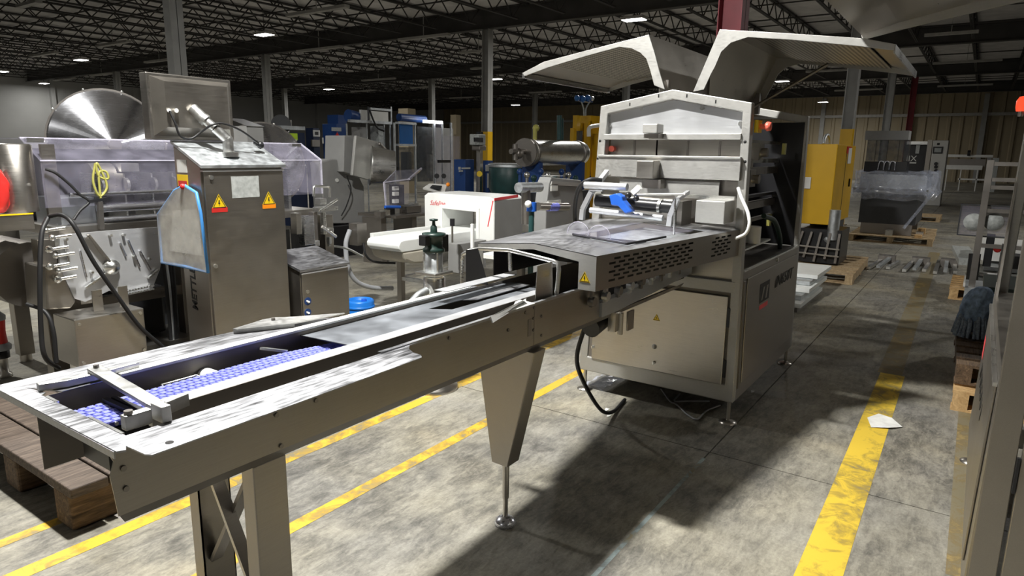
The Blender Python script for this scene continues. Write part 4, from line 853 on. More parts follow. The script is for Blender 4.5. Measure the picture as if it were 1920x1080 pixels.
part(gm, 'lower_panel', MB().box(2.2, 4.0, 5.35, 5.37, 0.10, 0.9), 'dark_paint'); part(gm, 'air_unit', MB().box(2.3, 2.6, 5.05, 5.3, 0.25, 0.62), 'black_plastic', 0.02); part(gm, 'drip_tray', MB().box(2.05, 2.75, 4.8, 5.3, 0.20, 0.24), 'steel')
for k in range(4): part(gm, 'black_hose', MB().tube(spline([W(305+6*k, 490, 'y', 4.85), W(312+5*k, 540, 'y', 4.83), W(318+4*k, 600, 'y', 4.82), W(322+3*k, 650, 'y', 4.82)]), 0.014, 8), 'black_rubber' if k != 1 else 'galvanised')
kb = part(gm, 'control_box', MB().box(1.73, 2.15, 4.45, 4.75, 0.295, 0.605), 'steel', 0.006, label='plain steel terminal box under the machine')
for x, z in ((1.755, 0.325), (2.125, 0.325), (1.755, 0.575), (2.125, 0.575)): part(kb, 'screw', MB().cyl((x, 4.45, z), (x, 4.443, z), 0.010, 10), 'steel_bright')
for X in (1.94, 2.1): part(kb, 'hanger', MB().box(X-.03, X+.03, 4.60, 4.61, 0.60, 0.74), 'steel')
part(gm, 'hanging_cable', MB().tube(spline([W(90, 408, 'y', 4.6), W(78, 440, 'y', 4.55), W(75, 520, 'y', 4.5), W(77, 620, 'y', 4.5), W(85, 670, 'y', 4.5), W(110, 690, 'y', 4.6)]), 0.014, 8), 'black_rubber')
part(gm, 'hanging_cable', MB().tube(spline([W(92, 406, 'y', 4.6), W(118, 404, 'y', 4.5), W(140, 425, 'y', 4.42), W(175, 490, 'y', 4.4), W(220, 555, 'y', 4.4), W(262, 612, 'y', 4.4), W(305, 650, 'y', 4.4)]), 0.013, 8), 'black_rubber')
part(gm, 'hanging_cable', MB().tube(spline([W(50, 570, 'y', 4.7), W(85, 585, 'y', 4.6), W(100, 620, 'y', 4.55), W(106, 680, 'y', 4.55)]), 0.012, 8), 'black_rubber')
part(gm, 'sensor_cable', MB().tube(spline([W(85, 317, 'y', GY-.02), W(105, 325, 'y', GY-.03), W(130, 345, 'y', GY-.04), W(150, 365, 'y', GY-.05), W(167, 378, 'y', GY-.06), W(150, 395, 'y', GY-.08), W(138, 412, 'y', GY-.1)]), 0.009, 8), 'black_rubber')
part(gm, 'sensor_head', MB().bar(W(166, 378, 'y', GY-.07), W(205, 372, 'y', GY-.07), 0.02), 'black_plastic'); part(gm, 'sensor_post', MB().bar(W(187, 378, 'y', GY-.07), W(190, 430, 'y', GY-.07), 0.03), 'steel_dark')
for k, (u0, v0, u1, v1, m_) in enumerate(((545, 400, 566, 440, 'steel'), (560, 405, 590, 460, 'polished'), (590, 372, 612, 384, 'steel_bright'), (586, 388, 634, 396, 'steel_bright'), (600, 398, 612, 440, 'steel_bright'), (580, 398, 596, 455, 'steel_dark'), (606, 428, 626, 436, 'steel_bright'), (582, 452, 600, 462, 'cast_alu'), (612, 445, 622, 458, 'galvanised'))):
    part(gm, 'end_mechanism', yb(u0, v0, u1, v1, 4.75+.03*(k % 3), 0.08), m_, 0.004)
part(gm, 'end_handle', MB().tube([W(588, 368, 'y', 4.8), W(588, 352, 'y', 4.8), W(590, 349, 'y', 4.8), W(616, 350, 'y', 4.8), W(618, 353, 'y', 4.8), W(618, 370, 'y', 4.8)], 0.012, 8), 'steel_bright')
part(gm, 'end_rod', MB().cyl(W(600, 395, 'y', 4.75), W(632, 374, 'y', 4.75), 0.012, 8), 'steel_bright'); part(gm, 'end_rod', MB().cyl(W(604, 425, 'y', 4.75), W(630, 444, 'y', 4.75), 0.014, 8), 'steel_bright')
part(gm, 'air_hose', MB().tube(spline([W(615, 460, 'y', 4.9), W(650, 466, 'y', 5.0), W(680, 481, 'y', 5.1)]), 0.012, 6), 'label_grey')
# yellow cord loop hung on the guard
cd_ = spline([W(176, 306, 'y', GY-.02), W(172, 340, 'y', GY-.02), W(184, 368, 'y', GY-.02), W(198, 350, 'y', GY-.02), W(186, 318, 'y', GY-.02), W(178, 306, 'y', GY-.02), W(182, 330, 'y', GY-.02), W(200, 335, 'y', GY-.02), W(196, 322, 'y', GY-.02), W(183, 325, 'y', GY-.02), W(186, 372, 'y', GY-.02)], 6); cd_ = [q_-Vector((0, 0.02, 0)) for q_ in cd_]
single('cord_loop', MB().tube(cd_, 0.008, 6), 'yellow_cord', 'coiled yellow cord hanging on the clear guard', 'cord')
# side table with canister and red bag at the frame's left edge
tb = thing('side_table', 'steel side table at the left picture edge', 'table', (1.35, 5.2, 0))
a = W(62, 400, 'y', 4.9); part(tb, 'table_top', MB().box(0.7, a.x, 4.9, 5.5, a.z-0.10, a.z), 'steel'); part(tb, 'table_edge', MB().box(0.7, a.x, 4.895, 4.9, a.z-0.005, a.z+0.004), 'sign_yellow')
for X, Y in ((0.8, 4.95), (1.3, 5.45), (0.8, 5.45)): part(tb, 'leg', MB().box(X-.03, X+.03, Y-.03, Y+.03, 0, a.z-.1), 'steel_dark')
zt_ = a.z; c0 = W(33, 370, 'y', 5.1); single('steel_canister', MB().lathe((c0.x, 5.1, zt_+.001), [(0.11, 0), (0.11, 0.42), (0.095, 0.43), (0.0, 0.43)]), 'steel', 'upright steel canister on the side table', 'canister')
c0 = W(4, 370, 'y', 4.98); xr = c0.x-0.04
def sack(u, v):
    a_ = 2*PI*u; t_ = PI*v; w_ = 1+0.10*math.sin(5*a_+3*t_)+0.06*math.sin(11*a_-5*t_); r_ = 0.085*math.sin(t_)**0.6*w_*(1.0 if v > 0.45 else 0.55+v)
    return Vector((xr+r_*math.cos(a_), 4.99+0.6*r_*math.sin(a_), zt_+0.002+0.15*(1+math.cos(t_))))
single('red_bag', MB().grid(sack, 36, 14), 'red_plastic', 'crumpled red bag on the side table', 'bag')
# red power plug on a floor post
f = W(8, 705, 'z', 0); pg = thing('plug_post', 'red industrial plug standing on a short steel post, left edge', 'plug', (f.x, f.y, 0))
part(pg, 'post', MB().lathe((f.x, f.y, 0), [(0.05, 0), (0.05, 0.02), (0.035, 0.03), (0.035, 0.14)]), 'steel'); part(pg, 'plug_base', MB().lathe((f.x, f.y, 0), [(0.052, 0.14), (0.052, 0.19), (0.04, 0.2)]), 'black_plastic')
part(pg, 'plug_ring', MB().lathe((f.x, f.y, 0), [(0.066, 0.2), (0.07, 0.23), (0.055, 0.25)]), 'grey_plastic'); part(pg, 'plug_body', MB().lathe((f.x, f.y, 0), [(0.05, 0.25), (0.045, 0.33), (0.052, 0.42)]), 'red_plastic', label='red plug body'); part(pg, 'plug_collar', MB().lathe((f.x, f.y, 0), [(0.055, 0.42), (0.058, 0.45), (0.03, 0.48), (0.012, 0.5)]), 'grey_plastic')
part(pg, 'plug_cable', MB().tube(spline([(f.x, f.y, 0.49), (f.x-.02, f.y, 0.62), (f.x-.06, f.y, 0.8)]), 0.012, 8), 'white_plastic')
# heavy timber platform on the floor
tp = thing('timber_platform', 'heavy weathered timber platform on the floor at lower left', 'pallet', (1.5, 3.8, 0))
for Y in (3.055, 3.62, 4.25):
    part(tp, 'timber_beam', MB().box(1.085, 2.3, Y, Y+0.16, 0.004, 0.175), 'timber_dark', 0.012)
for k, X in enumerate((1.075, 1.235, 1.395, 1.555, 1.715, 1.875, 2.035)):
    part(tp, 'timber_plank', MB().box(X, X+0.152, 3.00+0.012*(k % 3), 4.5, 0.177, 0.225+0.003*(k % 2)), 'timber_grey', 0.006)
cp = W(150, 858, 'z', 0.24); single('cable_clamp', MB().tube(spline([cp+Vector((0, 0.05, 0.0)), cp+Vector((0.06, 0.02, 0.008)), cp+Vector((0.15, -0.03, 0.004)), cp+Vector((0.28, -0.05, 0.004)), cp+Vector((0.5, -0.02, 0.004))]), 0.009, 8), 'black_rubber', 'black cable lying on the timber platform', 'cable')

# polished cone hoppers behind the guard
def cone(c, r, ln, d, lab):
    c = Vector(c); t = thing('cone_hopper', lab, 'hopper', (c.x, c.y, 0), 'polished cone hoppers'); dv = Vector(d).normalized()
    part(t, 'cone', MB().cyl(c, c+dv*ln, r, 40, r2=0.05, cap=False), 'polished', label='polished steel cone')
    part(t, 'rim', MB().cyl(c-dv*0.03, c+dv*0.01, r+0.012, 40), 'steel_dark')
    part(t, 'neck', MB().cyl(c+dv*ln, c+dv*(ln+0.3), 0.06, 16), 'steel_dark')
    part(t, 'stand', MB().box(c.x-0.3, c.x+.3, c.y+.1, c.y+.3, 0, c.z-r*0.5), 'steel_dark')
    for k in range(10):
        a = 2*PI*k/10
        u = dv.cross(Vector((0, 0, 1))).normalized(); v = dv.cross(u); q_ = c+(u*math.cos(a)+v*math.sin(a))*(r+0.014); part(t, 'rim_clamp', MB().ball(q_, 0.018, 6), 'steel_bright')
cone(W(203, 268, 'y', 8.4), 0.60, 0.85, (-0.36, -0.92, -0.02), 'large polished steel cone behind the clear guard, left of the monitor')
cone(W(492, 310, 'y', 8.8), 0.62, 0.85, (-0.36, -0.92, -0.02), 'polished steel cone right of the monitor, half hidden')
hb_ = thing('hopper_box', 'grey painted box with bright top behind the pipe arm', 'box', (5.5, 7.8, 0))
part(hb_, 'box_body', yb(424, 236, 494, 268, 7.4, 0.5), 'grey_paint'); q_ = yb(424, 236, 494, 268, 7.4, 0.5); zt_ = max(p.z for p in q_.v)
part(hb_, 'box_lid', MB().add([(min(p.x for p in q_.v)-.01, 7.38, zt_), (max(p.x for p in q_.v)+.01, 7.38, zt_), (max(p.x for p in q_.v), 7.8, zt_+.10), (min(p.x for p in q_.v), 7.8, zt_+.10)], [(0, 1, 2, 3)]), 'steel_top')
xm = sum(p.x for p in q_.v)/8; part(hb_, 'stand', MB().box(xm-.15, xm+.15, 7.45, 7.55, 0, min(p.z for p in q_.v)), 'steel_dark')

# ================================================================== middle ground
# metal detector arch on its white belt
md = thing('metal_detector', 'white metal detector arch over a white belt conveyor', 'metal detector', (5.9, 4.85, 0))
AX = 5.75; aq = lambda u, v: tuple(W(u, v, 'x', AX))[1:]
ao = [(5.21, 0.70), (5.21, 1.15), (5.16, 1.185), (4.27, 1.18), (4.22, 1.15), (4.22, 0.70)]
ai = [(4.93, 0.70), (4.93, 1.02), (4.92, 1.03), (4.46, 1.02), (4.45, 1.01), (4.45, 0.70)]
part(md, 'arch', MB().ring(ao, ai, 'x', AX, AX+0.55, closed=False), 'white_plastic', 0.015, label='white arch housing')
part(md, 'arch_collar', MB().ring([(4.97, 0.70), (4.97, 1.06), (4.41, 1.05), (4.41, 0.70)], [(4.93, 0.70), (4.93, 1.02), (4.45, 1.01), (4.45, 0.70)], 'x', AX-0.02, AX, closed=False), 'white_plastic', 0.004)
part(md, 'side_cover', MB().box(AX+.01, AX+.54, 4.214, 4.22, 0.71, 1.14), 'grey_paint')
part(md, 'red_stripe', MB().bar((AX+.0, 4.216, 1.155), (AX+.46, 4.23, 1.172), 0.01, 0.028), 'red_ink'); part(md, 'red_stripe', MB().bar((AX-.001, 4.235, 1.14), (AX-.001, 4.30, 0.86), 0.004, 0.012), 'red_ink')
text(md, 'script_lettering', 'Safeline', W(806, 384, 'x', AX-0.002), 0.075, 'red_ink', (0, -1, 0), (0, 0, 1), shear=0.3)
part(md, 'belt', MB().prism([(4.62, 0.69), (4.58, 0.725), (4.575, 0.76), (4.60, 0.795), (4.64, 0.805), (7.55, 0.805), (7.58, 0.75), (7.55, 0.69)], 'y', 4.48, 4.92), 'white_belt', 0.008, label='white conveyor belt')
part(md, 'side_rail', MB().box(4.70, 5.74, 4.95, 5.0, 0.74, 0.83), 'white_plastic'); part(md, 'side_rail', MB().box(6.35, 7.5, 4.44, 4.47, 0.72, 0.80), 'white_plastic')
part(md, 'end_guard', MB().prism([(4.62, 0.69), (5.05, 0.69), (5.05, 0.60), (4.92, 0.55), (4.78, 0.56), (4.66, 0.61)], 'y', 4.48, 4.92), 'beige_paint', 0.02)
for X in (5.15, 6.9):
    for Y in (4.48, 5.02):
        lg = part(md, 'leg', MB().box(X-.03, X+.03, Y-.03, Y+.03, 0.05, 0.70), 'steel_side'); part(lg, 'leg_foot', MB().cyl((X, Y, 0), (X, Y, 0.05), 0.03, 12), 'steel')
    part(md, 'leg_tie', MB().bar((X, 4.48, 0.30), (X, 5.02, 0.30), 0.04), 'steel_bright')
part(md, 'leg_tie', MB().bar((5.15, 5.02, 0.30), (6.9, 5.02, 0.30), 0.04), 'steel_bright')
part(md, 'gear_box', MB().box(5.25, 5.72, 4.30, 4.44, 0.42, 0.72), 'grey_paint', 0.004)
part(md, 'switch_box', MB().box(4.62, 4.75, 5.10, 5.22, 0.70, 0.92), 'steel_dark')
part(md, 'conduit', MB().tube(spline([(4.58, 5.16, 0.86), (4.52, 5.16, 0.72), (4.52, 5.14, 0.5), (4.6, 5.12, 0.34), (4.8, 5.1, 0.24), (5.05, 5.05, 0.2)]), 0.024, 8), 'grey_plastic'); part(md, 'conduit', MB().tube(spline([(4.7, 5.1, 0.72), (4.7, 5.07, 0.6), (4.8, 5.05, 0.52), (4.95, 4.9, 0.5)]), 0.012, 8), 'black_rubber')
part(md, 'panel', MB().sheet([W(793, 352, 'y', 6.0), W(833, 362, 'y', 6.0), W(838, 346, 'y', 6.25), W(805, 344, 'y', 6.25)], 0.02, (0, 0, -1)), 'label_white', label='slanted operator panel'); part(md, 'panel_screen', MB().sheet([W(806, 352, 'y', 6.02), W(826, 357, 'y', 6.02), W(829, 349, 'y', 6.18), W(811, 347, 'y', 6.18)], 0.004, (0, 0, 1)), 'screen_dark')
a = W(815, 356, 'y', 6.1); part(md, 'panel_post', MB().box(a.x-.04, a.x+.04, 6.1, 6.18, 0, a.z-.03), 'steel'); part(md, 'panel_button', MB().ball(W(840, 346, 'y', 6.15), 0.03, 8), 'sign_orange')
# levers before the detector
for u, v, v2, m_ in ((848, 410, 445, 'black_plastic'),):
    b = W(u, v2, 'y', 4.2); t = W(u, v, 'y', 4.2); part(md, 'lever', MB().cyl(b-Vector((0, 0, .05)), t, 0.010, 8), 'steel'); part(md, 'lever_grip', MB().cyl(t-Vector((0, 0, .07)), t, 0.024, 12), m_)
a = W(888, 420, 'y', 4.0); part(md, 'white_post', MB().box(a.x-.012, a.x+.012, 4.0, 4.03, 0.45, a.z), 'white_plastic')
# pump with green motor
PX, PYc = 3.40, 3.0
pu = thing('pump', 'steel pump with dark green motor behind the conveyor', 'pump', (PX, PYc, 0))
part(pu, 'cylinder', MB().lathe((PX, PYc, 0), [(0.075, 0.12), (0.075, 0.80), (0.06, 0.81)], n=28), 'steel_bright'); part(pu, 'base', MB().lathe((PX, PYc, 0), [(0.16, 0), (0.16, 0.03), (0.09, 0.05), (0.09, 0.12)]), 'steel')
part(pu, 'flange', MB().box(PX-.095, PX+.095, PYc-.09, PYc+.09, 0.825, 0.845), 'steel_bright', 0.004); part(pu, 'coupling', MB().lathe((PX, PYc, 0), [(0.06, 0.845), (0.06, 0.97), (0.05, 0.975)]), 'galvanised')
mt_ = part(pu, 'motor', MB().lathe((PX, PYc, 0), [(0.055, 0.97), (0.075, 0.98), (0.075, 1.0), (0.062, 1.01), (0.062, 1.08), (0.08, 1.085), (0.08, 1.105), (0.025, 1.11)], n=20), 'green_paint', label='dark green motor')
part(mt_, 'motor_box', MB().box(PX+.05, PX+.11, PYc-.04, PYc+.04, 0.97, 1.09), 'black_plastic', 0.006); part(mt_, 'motor_box', MB().box(PX-.12, PX-.07, PYc-.03, PYc+.03, 1.03, 1.10), 'black_plastic', 0.006)
part(pu, 'valve_stem', MB().lathe((PX, PYc, 0), [(0.024, 1.11), (0.022, 1.15), (0.012, 1.16), (0.010, 1.185), (0.028, 1.19), (0.03, 1.20), (0.0, 1.205)]), 'green_paint'); part(pu, 'side_pipe', MB().tube(spline([(PX-.08, PYc, 0.72), (PX-.18, PYc, 0.69), (PX-.25, PYc, 0.62), (PX-.26, PYc, 0.42)]), 0.028, 10), 'galvanised')
for k in range(3):
    a = 2*PI*k/3; part(pu, 'stay', MB().cyl((PX+.07*math.cos(a), PYc+.07*math.sin(a), 0.845), (PX+.07*math.cos(a), PYc+.07*math.sin(a), 0.98), 0.007, 6), 'steel_bright')
# blue bucket
bx_, by_ = 4.10, 4.52
bk_ = thing('bucket', 'bright blue plastic drum on the floor by the low cabinet', 'bucket', (bx_, by_, 0))
part(bk_, 'shell', MB().lathe((bx_, by_, 0), [(0.125, 0), (0.128, 0.30), (0.118, 0.315), (0.105, 0.315), (0.105, 0.29), (0.0, 0.29)], n=28), 'blue_plastic'); part(bk_, 'rim', MB().lathe((bx_, by_, 0), [(0.128, 0.24), (0.134, 0.245), (0.134, 0.26), (0.128, 0.265)], n=28), 'blue_plastic')
part(bk_, 'bung', MB().cyl((bx_+.05, by_, .29), (bx_+.05, by_, .31), 0.025, 12), 'blue_bright')
# tumbler: tilted drum on a pedestal
tm = thing('tumbler', 'grey tilted drum tumbler on a black plinth', 'tumbler', (7.4, 8.4, 0))
part(tm, 'plinth', MB().box(6.75, 7.85, 8.1, 9.0, 0, 0.48), 'black_plastic')
part(tm, 'plinth_rail', MB().box(7.86, 8.7, 8.2, 8.3, 0.22, 0.30).box(7.86, 8.7, 8.9, 9.0, 0.22, 0.30), 'blue_paint')
tq = lambda u, v, Y: tuple(W(u, v, 'y', Y))[::2]
part(tm, 'column', MB().prism([tq(600, 304, 8.3), tq(622, 298, 8.3), tq(650, 300, 8.3), tq(665, 312, 8.3), tq(683, 350, 8.3), tq(685, 420, 8.3), tq(610, 420, 8.3)], 'y', 8.3, 8.55), 'grey_paint', 0.02); part(tm, 'column_skirt', MB().prism([tq(612, 395, 8.28), tq(683, 395, 8.28), tq(690, 418, 8.28), tq(606, 418, 8.28)], 'y', 8.28, 8.8), 'grey_paint')
p = W(631, 338, 'y', 8.3); part(tm, 'round_switch', MB().cyl(p, p+Vector((0, -.02, 0)), 0.03, 12), 'label_white')
part(tm, 'head_box', MB().prism([tq(646, 254, 8.15), tq(670, 254, 8.15), tq(668, 330, 8.15), tq(644, 322, 8.15)], 'y', 8.15, 8.6), 'grey_paint', 0.01)
part(tm, 'drum_plate', MB().prism([tq(668, 254, 8.0), tq(715, 268, 8.0), tq(722, 282, 8.0), tq(706, 330, 8.0), tq(690, 337, 8.0), tq(661, 329, 8.0)], 'y', 8.0, 8.06), 'steel_matte', 0.01, label='angular end plate of the drum')
d0 = W(694, 310, 'y', 7.98); d1 = W(738, 314, 'y', 7.75); part(tm, 'drum', MB().cyl(d0, d1, 0.30, 36, r2=0.26), 'steel_bright', label='polished drum'); part(tm, 'drum_rim', MB().cyl(d0, d0+(d1-d0)*0.05, 0.315, 36), 'steel_bright')
p = W(712, 270, 'y', 7.95); part(tm, 'hinge_bolt', MB().ball(p, 0.03, 8).cyl(p, p+Vector((.12, 0, -.08)), 0.02, 8), 'steel_dark'); part(tm, 'drive_cable', MB().tube(spline([W(650, 330, 'y', 8.1), W(658, 355, 'y', 8.1), W(650, 385, 'y', 8.15), W(640, 405, 'y', 8.2)]), 0.01, 6), 'black_rubber')
# small machine with folding clear cover
sm = thing('slicer', 'small machine under a folding clear cover beside the tumbler', 'machine', (7.0, 7.2, 0))
SY = 7.0; s_ = lambda u, v, Y=SY: W(u, v, 'y', Y)
part(sm, 'cover_top', MB().sheet([s_(720, 342), s_(767, 336), s_(790, 316, 7.5), s_(742, 320, 7.5)], 0.006, (0, 0, -1)), 'acrylic'); part(sm, 'cover_front', MB().sheet([s_(720, 342), s_(767, 336), s_(766, 382), s_(724, 388)], 0.006, (0, 1, 0)), 'acrylic')
part(sm, 'cover_edge', MB().bar(s_(720, 342), s_(767, 336), 0.018).bar(s_(767, 336), s_(790, 316, 7.5), 0.028).bar(s_(720, 342), s_(724, 388), 0.02).bar(s_(742, 320, 7.5), s_(720, 342), 0.012), 'acrylic_edge')
part(sm, 'base', yb(728, 388, 790, 400, 7.05, 0.5), 'steel_dark'); part(sm, 'blue_roller', MB().cyl(s_(722, 388), s_(750, 388), 0.022, 12), 'blue_bright')
for v in (350, 360, 374): part(sm, 'white_knife', yb(735, v, 748, v+7, 7.1, 0.05), 'label_white')
part(sm, 'black_block', yb(730, 347, 758, 385, 7.16, 0.2), 'black_plastic'); part(sm, 'stand', MB().box(6.9, 7.0, 7.1, 7.5, 0, 0.68), 'steel_dark'); part(sm, 'stand', MB().box(7.55, 7.65, 7.1, 7.5, 0, 0.68), 'steel_dark')
a = W(755, 395, 'y', 6.9); part(sm, 'scrap_table', MB().box(7.0, 8.4, 6.9, 7.7, 0.68, 0.72), 'steel_dark')
for k in range(8):
    u = 718+9*k; p = W(u, 400+3*(k % 3), 'y', 7.0+0.04*k); part(sm, 'machine_part', MB().box(p.x-.05, p.x+.05, p.y, p.y+.12, 0.72, 0.78+.02*(k % 4)), ('steel_dark', 'steel_bright', 'black_plastic', 'cast_alu')[k % 4])
# navy and blue machines in the back
nc = thing('switch_cabinet', 'dark navy switch cabinet left of the blue cabinet', 'cabinet', (10.9, 13.2, 0)); part(nc, 'body', yb(577, 240, 602, 420, 13, 0.8, z0=0), 'navy_paint'); part(nc, 'white_meter', yb(588, 244, 600, 256, 12.98, 0.02), 'label_white'); part(nc, 'black_meter', yb(591, 247, 597, 253, 12.97, 0.02), 'black_plastic'); part(nc, 'valves', yb(583, 262, 600, 275, 12.95, 0.05), 'steel_dark')
gs = thing('wrapper', 'dark green machine with a lit green screen behind the guard', 'machine', (9.6, 12.3, 0)); part(gs, 'body', yb(505, 248, 575, 420, 12.2, 0.8, z0=0), 'navy_paint'); part(gs, 'top_beam', yb(515, 236, 572, 243, 12.15, 0.2), 'galvanised'); part(gs, 'screen', yb(540, 250, 558, 263, 12.16, 0.03), 'screen_green', label='lit green screen'); part(gs, 'reel', MB().cyl(W(527, 233, 'y', 12.3), W(527, 233, 'y', 12.5), 0.2, 18), 'dark_paint'); part(gs, 'pole', yb(545, 225, 547, 240, 12.2, 0.03), 'strip_paint')
bc_ = thing('blue_cabinet', 'tall blue cabinet with yellow warning label', 'cabinet', (11.0, 12.4, 0)); part(bc_, 'body', yb(608, 232, 655, 430, 12, 0.8, z0=0), 'blue_paint', 0.01); part(bc_, 'top_box', yb(614, 215, 650, 232, 12.1, 0.5), 'blue_paint'); part(bc_, 'white_label', yb(622, 239, 640, 246, 11.99, 0.01), 'label_grey'); part(bc_, 'yellow_label', yb(625, 262, 640, 284, 11.99, 0.01), 'sign_yellow')
a_, b_2, c_ = W(625, 261, 'y', 11.99), W(640, 261, 'y', 11.99), W(632, 248, 'y', 11.99); part(bc_, 'red_triangle', MB().sheet([a_, b_2, c_], 0.008, (0, -1, 0)), 'red_plastic'); part(bc_, 'handle', yb(604, 258, 607, 269, 11.98, 0.03), 'label_white')
# aluminium framed white machine
am = thing('framed_machine', 'aluminium framed machine with white panels behind the tumbler', 'machine', (11.6, 11.6, 0))
AY = 11.2
for u in (653, 690, 722, 733): part(am, 'post', yb(u-1.5, 232 if u < 700 else 228, u+1.5, 420, AY, 0.08, z0=0), 'galvanised')
part(am, 'cross_bar', yb(652, 226, 735, 231, AY-.02, 0.08), 'galvanised'); part(am, 'cross_bar', yb(690, 203, 735, 207, AY-.02, 0.08), 'galvanised'); part(am, 'white_panel', yb(693, 209, 728, 227, AY, 0.05), 'label_white'); part(am, 'white_panel', yb(674, 206, 689, 228, AY+.1, 0.05), 'label_white'); part(am, 'post', yb(689, 200, 692, 232, AY, 0.08), 'dark_paint'); part(am, 'post', yb(732, 200, 735, 232, AY, 0.08), 'galvanised')
part(am, 'grey_unit', yb(660, 238, 688, 300, AY+.3, 0.4), 'grey_paint'); part(am, 'grey_unit', yb(695, 236, 722, 300, AY+.3, 0.4), 'label_grey'); part(am, 'blue_pump', MB().cyl(W(652, 216, 'y', 11.4), W(668, 220, 'y', 11.4), 0.13, 16), 'blue_paint'); part(am, 'air_line', MB().tube(spline([W(693, 206, 'y', 11.15), W(700, 225, 'y', 11.15), W(708, 240, 'y', 11.15), W(720, 246, 'y', 11.15)]), 0.02, 6), 'black_rubber')
# tall glazed enclosure
en = thing('enclosure', 'tall glazed aluminium enclosure with a blue panel and lit tube', 'machine enclosure', (12.6, 11.6, 0)); EY = 11.0
for u in (741, 779, 815, 830, 846): part(en, 'post', yb(u-2.2, 230, u+2.2, 425, EY, 0.1, z0=0), 'galvanised')
for v in (231, 272): part(en, 'cross_bar', yb(741, v-2, 781, v+2, EY-.01, 0.1), 'galvanised')
part(en, 'blue_panel', yb(748, 233, 774, 270, EY+.02, 0.04), 'blue_panel', label='solid blue panel'); part(en, 'dark_glass', yb(748, 276, 776, 340, EY+.03, 0.02), 'tinted'); part(en, 'dark_glass', yb(783, 238, 812, 340, EY+.03, 0.02), 'tinted'); part(en, 'inner_unit', yb(786, 255, 808, 300, EY+.4, 0.4), 'black_plastic'); part(en, 'inner_unit', yb(752, 285, 772, 335, EY+.4, 0.4), 'dark_paint'); part(en, 'inner_unit', yb(800, 290, 812, 335, EY+.3, 0.2), 'grey_paint')
part(en, 'blue_pipe', MB().cyl(W(748, 220, 'y', 11.3), W(796, 224, 'y', 11.3), 0.09, 14), 'blue_paint'); part(en, 'tube_light', yb(793, 226, 830, 231, EY-.05, 0.06), 'lamp_glow', label='lit tube light'); part(en, 'clear_door', yb(832, 255, 862, 425, EY-.3, 0.02), 'acrylic'); part(en, 'clear_door', yb(817, 232, 830, 425, EY-.1, 0.02), 'acrylic')
part(en, 'door_latch', yb(820, 300, 845, 305, EY-.36, 0.05), 'black_plastic'); part(en, 'castor', MB().cyl(W(819, 330, 'y', 10.7), W(819, 330, 'y', 10.65), 0.06, 12).cyl(W(832, 330, 'y', 10.7), W(832, 330, 'y', 10.65), 0.06, 12), 'black_plastic'); part(en, 'rear_panel', yb(815, 240, 850, 340, EY+.6, 0.05), 'grey_paint')
bb = thing('beige_silo', 'beige corrugated cladding block behind the enclosure', 'cladding', (20, 19, 0)); part(bb, 'cladding', yb(748, 203, 780, 330, 18.5, 0.5, z0=0), 'wall_tan'); part(bb, 'cladding', yb(845, 215, 864, 330, 18.5, 0.5, z0=0), 'wall_tan')
# printing unit on post with blue boxes
bbx = thing('blue_box', 'dark blue box with white lettering beside the grey post', 'box', (10.4, 8.9, 0)); part(bbx, 'box_body', yb(851, 299, 889, 365, 8.7, 0.6), 'blue_paint', 0.01)
for u0, v0, u1, v1 in ((860, 313, 864, 318), (866, 314, 882, 317), (861, 319, 868, 322)): part(bbx, 'white_lettering', yb(u0, v0, u1, v1, 8.69, 0.01), 'label_white')
part(bbx, 'box_foot', yb(852, 366, 888, 430, 8.75, 0.5, z0=0), 'dark_paint')
bb2 = thing('blue_box', 'narrow blue box with white stickers right of the grey post', 'box', (11.0, 8.9, 0)); part(bb2, 'box_body', yb(905, 301, 924, 430, 8.7, 0.5, z0=0), 'blue_paint', 0.01); part(bb2, 'white_sticker', yb(911, 309, 917, 321, 8.69, 0.01), 'label_white'); part(bb2, 'white_sticker', yb(914, 325, 923, 352, 8.69, 0.01), 'label_white')
pr = thing('coding_printer', 'coding printer head on a grey steel post', 'printer', (10.7, 8.5, 0)); part(pr, 'post', yb(893, 280, 905, 440, 8.5, 0.15, z0=0), 'steel'); part(pr, 'printer_head', yb(880, 251, 911, 272, 8.35, 0.4), 'label_grey', 0.02); part(pr, 'printer_slot', yb(888, 258, 906, 266, 8.33, 0.03), 'black_plastic'); part(pr, 'printer_base', yb(884, 272, 912, 282, 8.4, 0.3), 'steel_dark', 0.02); part(pr, 'top_cap', yb(893, 247, 906, 251, 8.5, 0.1), 'black_plastic'); part(pr, 'yellow_sticker', MB().cyl(W(899, 326, 'y', 8.5), W(899, 326, 'y', 8.48), 0.06, 14), 'sign_yellow')
# green jar
gj = thing('glass_kettle', 'dark green glassy kettle with steel rim behind the detector', 'kettle', (11.2, 8.3, 0)); c_ = W(957, 340, 'y', 8.2); rj = abs(W(985, 340, 'y', 8.2).x-W(927, 340, 'y', 8.2).x)/2*0.8; z1, z0 = W(957, 308, 'y', 8.2).z, W(957, 362, 'y', 8.2).z
part(gj, 'vessel', MB().lathe((c_.x, 8.2, 0), [(rj*.8, z0-.1), (rj, z0+.1), (rj, z1-.05), (rj*.92, z1)], n=28), 'teal_paint'); part(gj, 'rim', MB().lathe((c_.x, 8.2, 0), [(rj*1.03, z1-.06), (rj*1.05, z1), (rj*.9, z1+.02)], n=28), 'galvanised'); part(gj, 'stand', MB().box(c_.x-rj, c_.x+rj, 8.2-rj*.5, 8.2+rj*.5, 0, z0-.1), 'timber_dark')
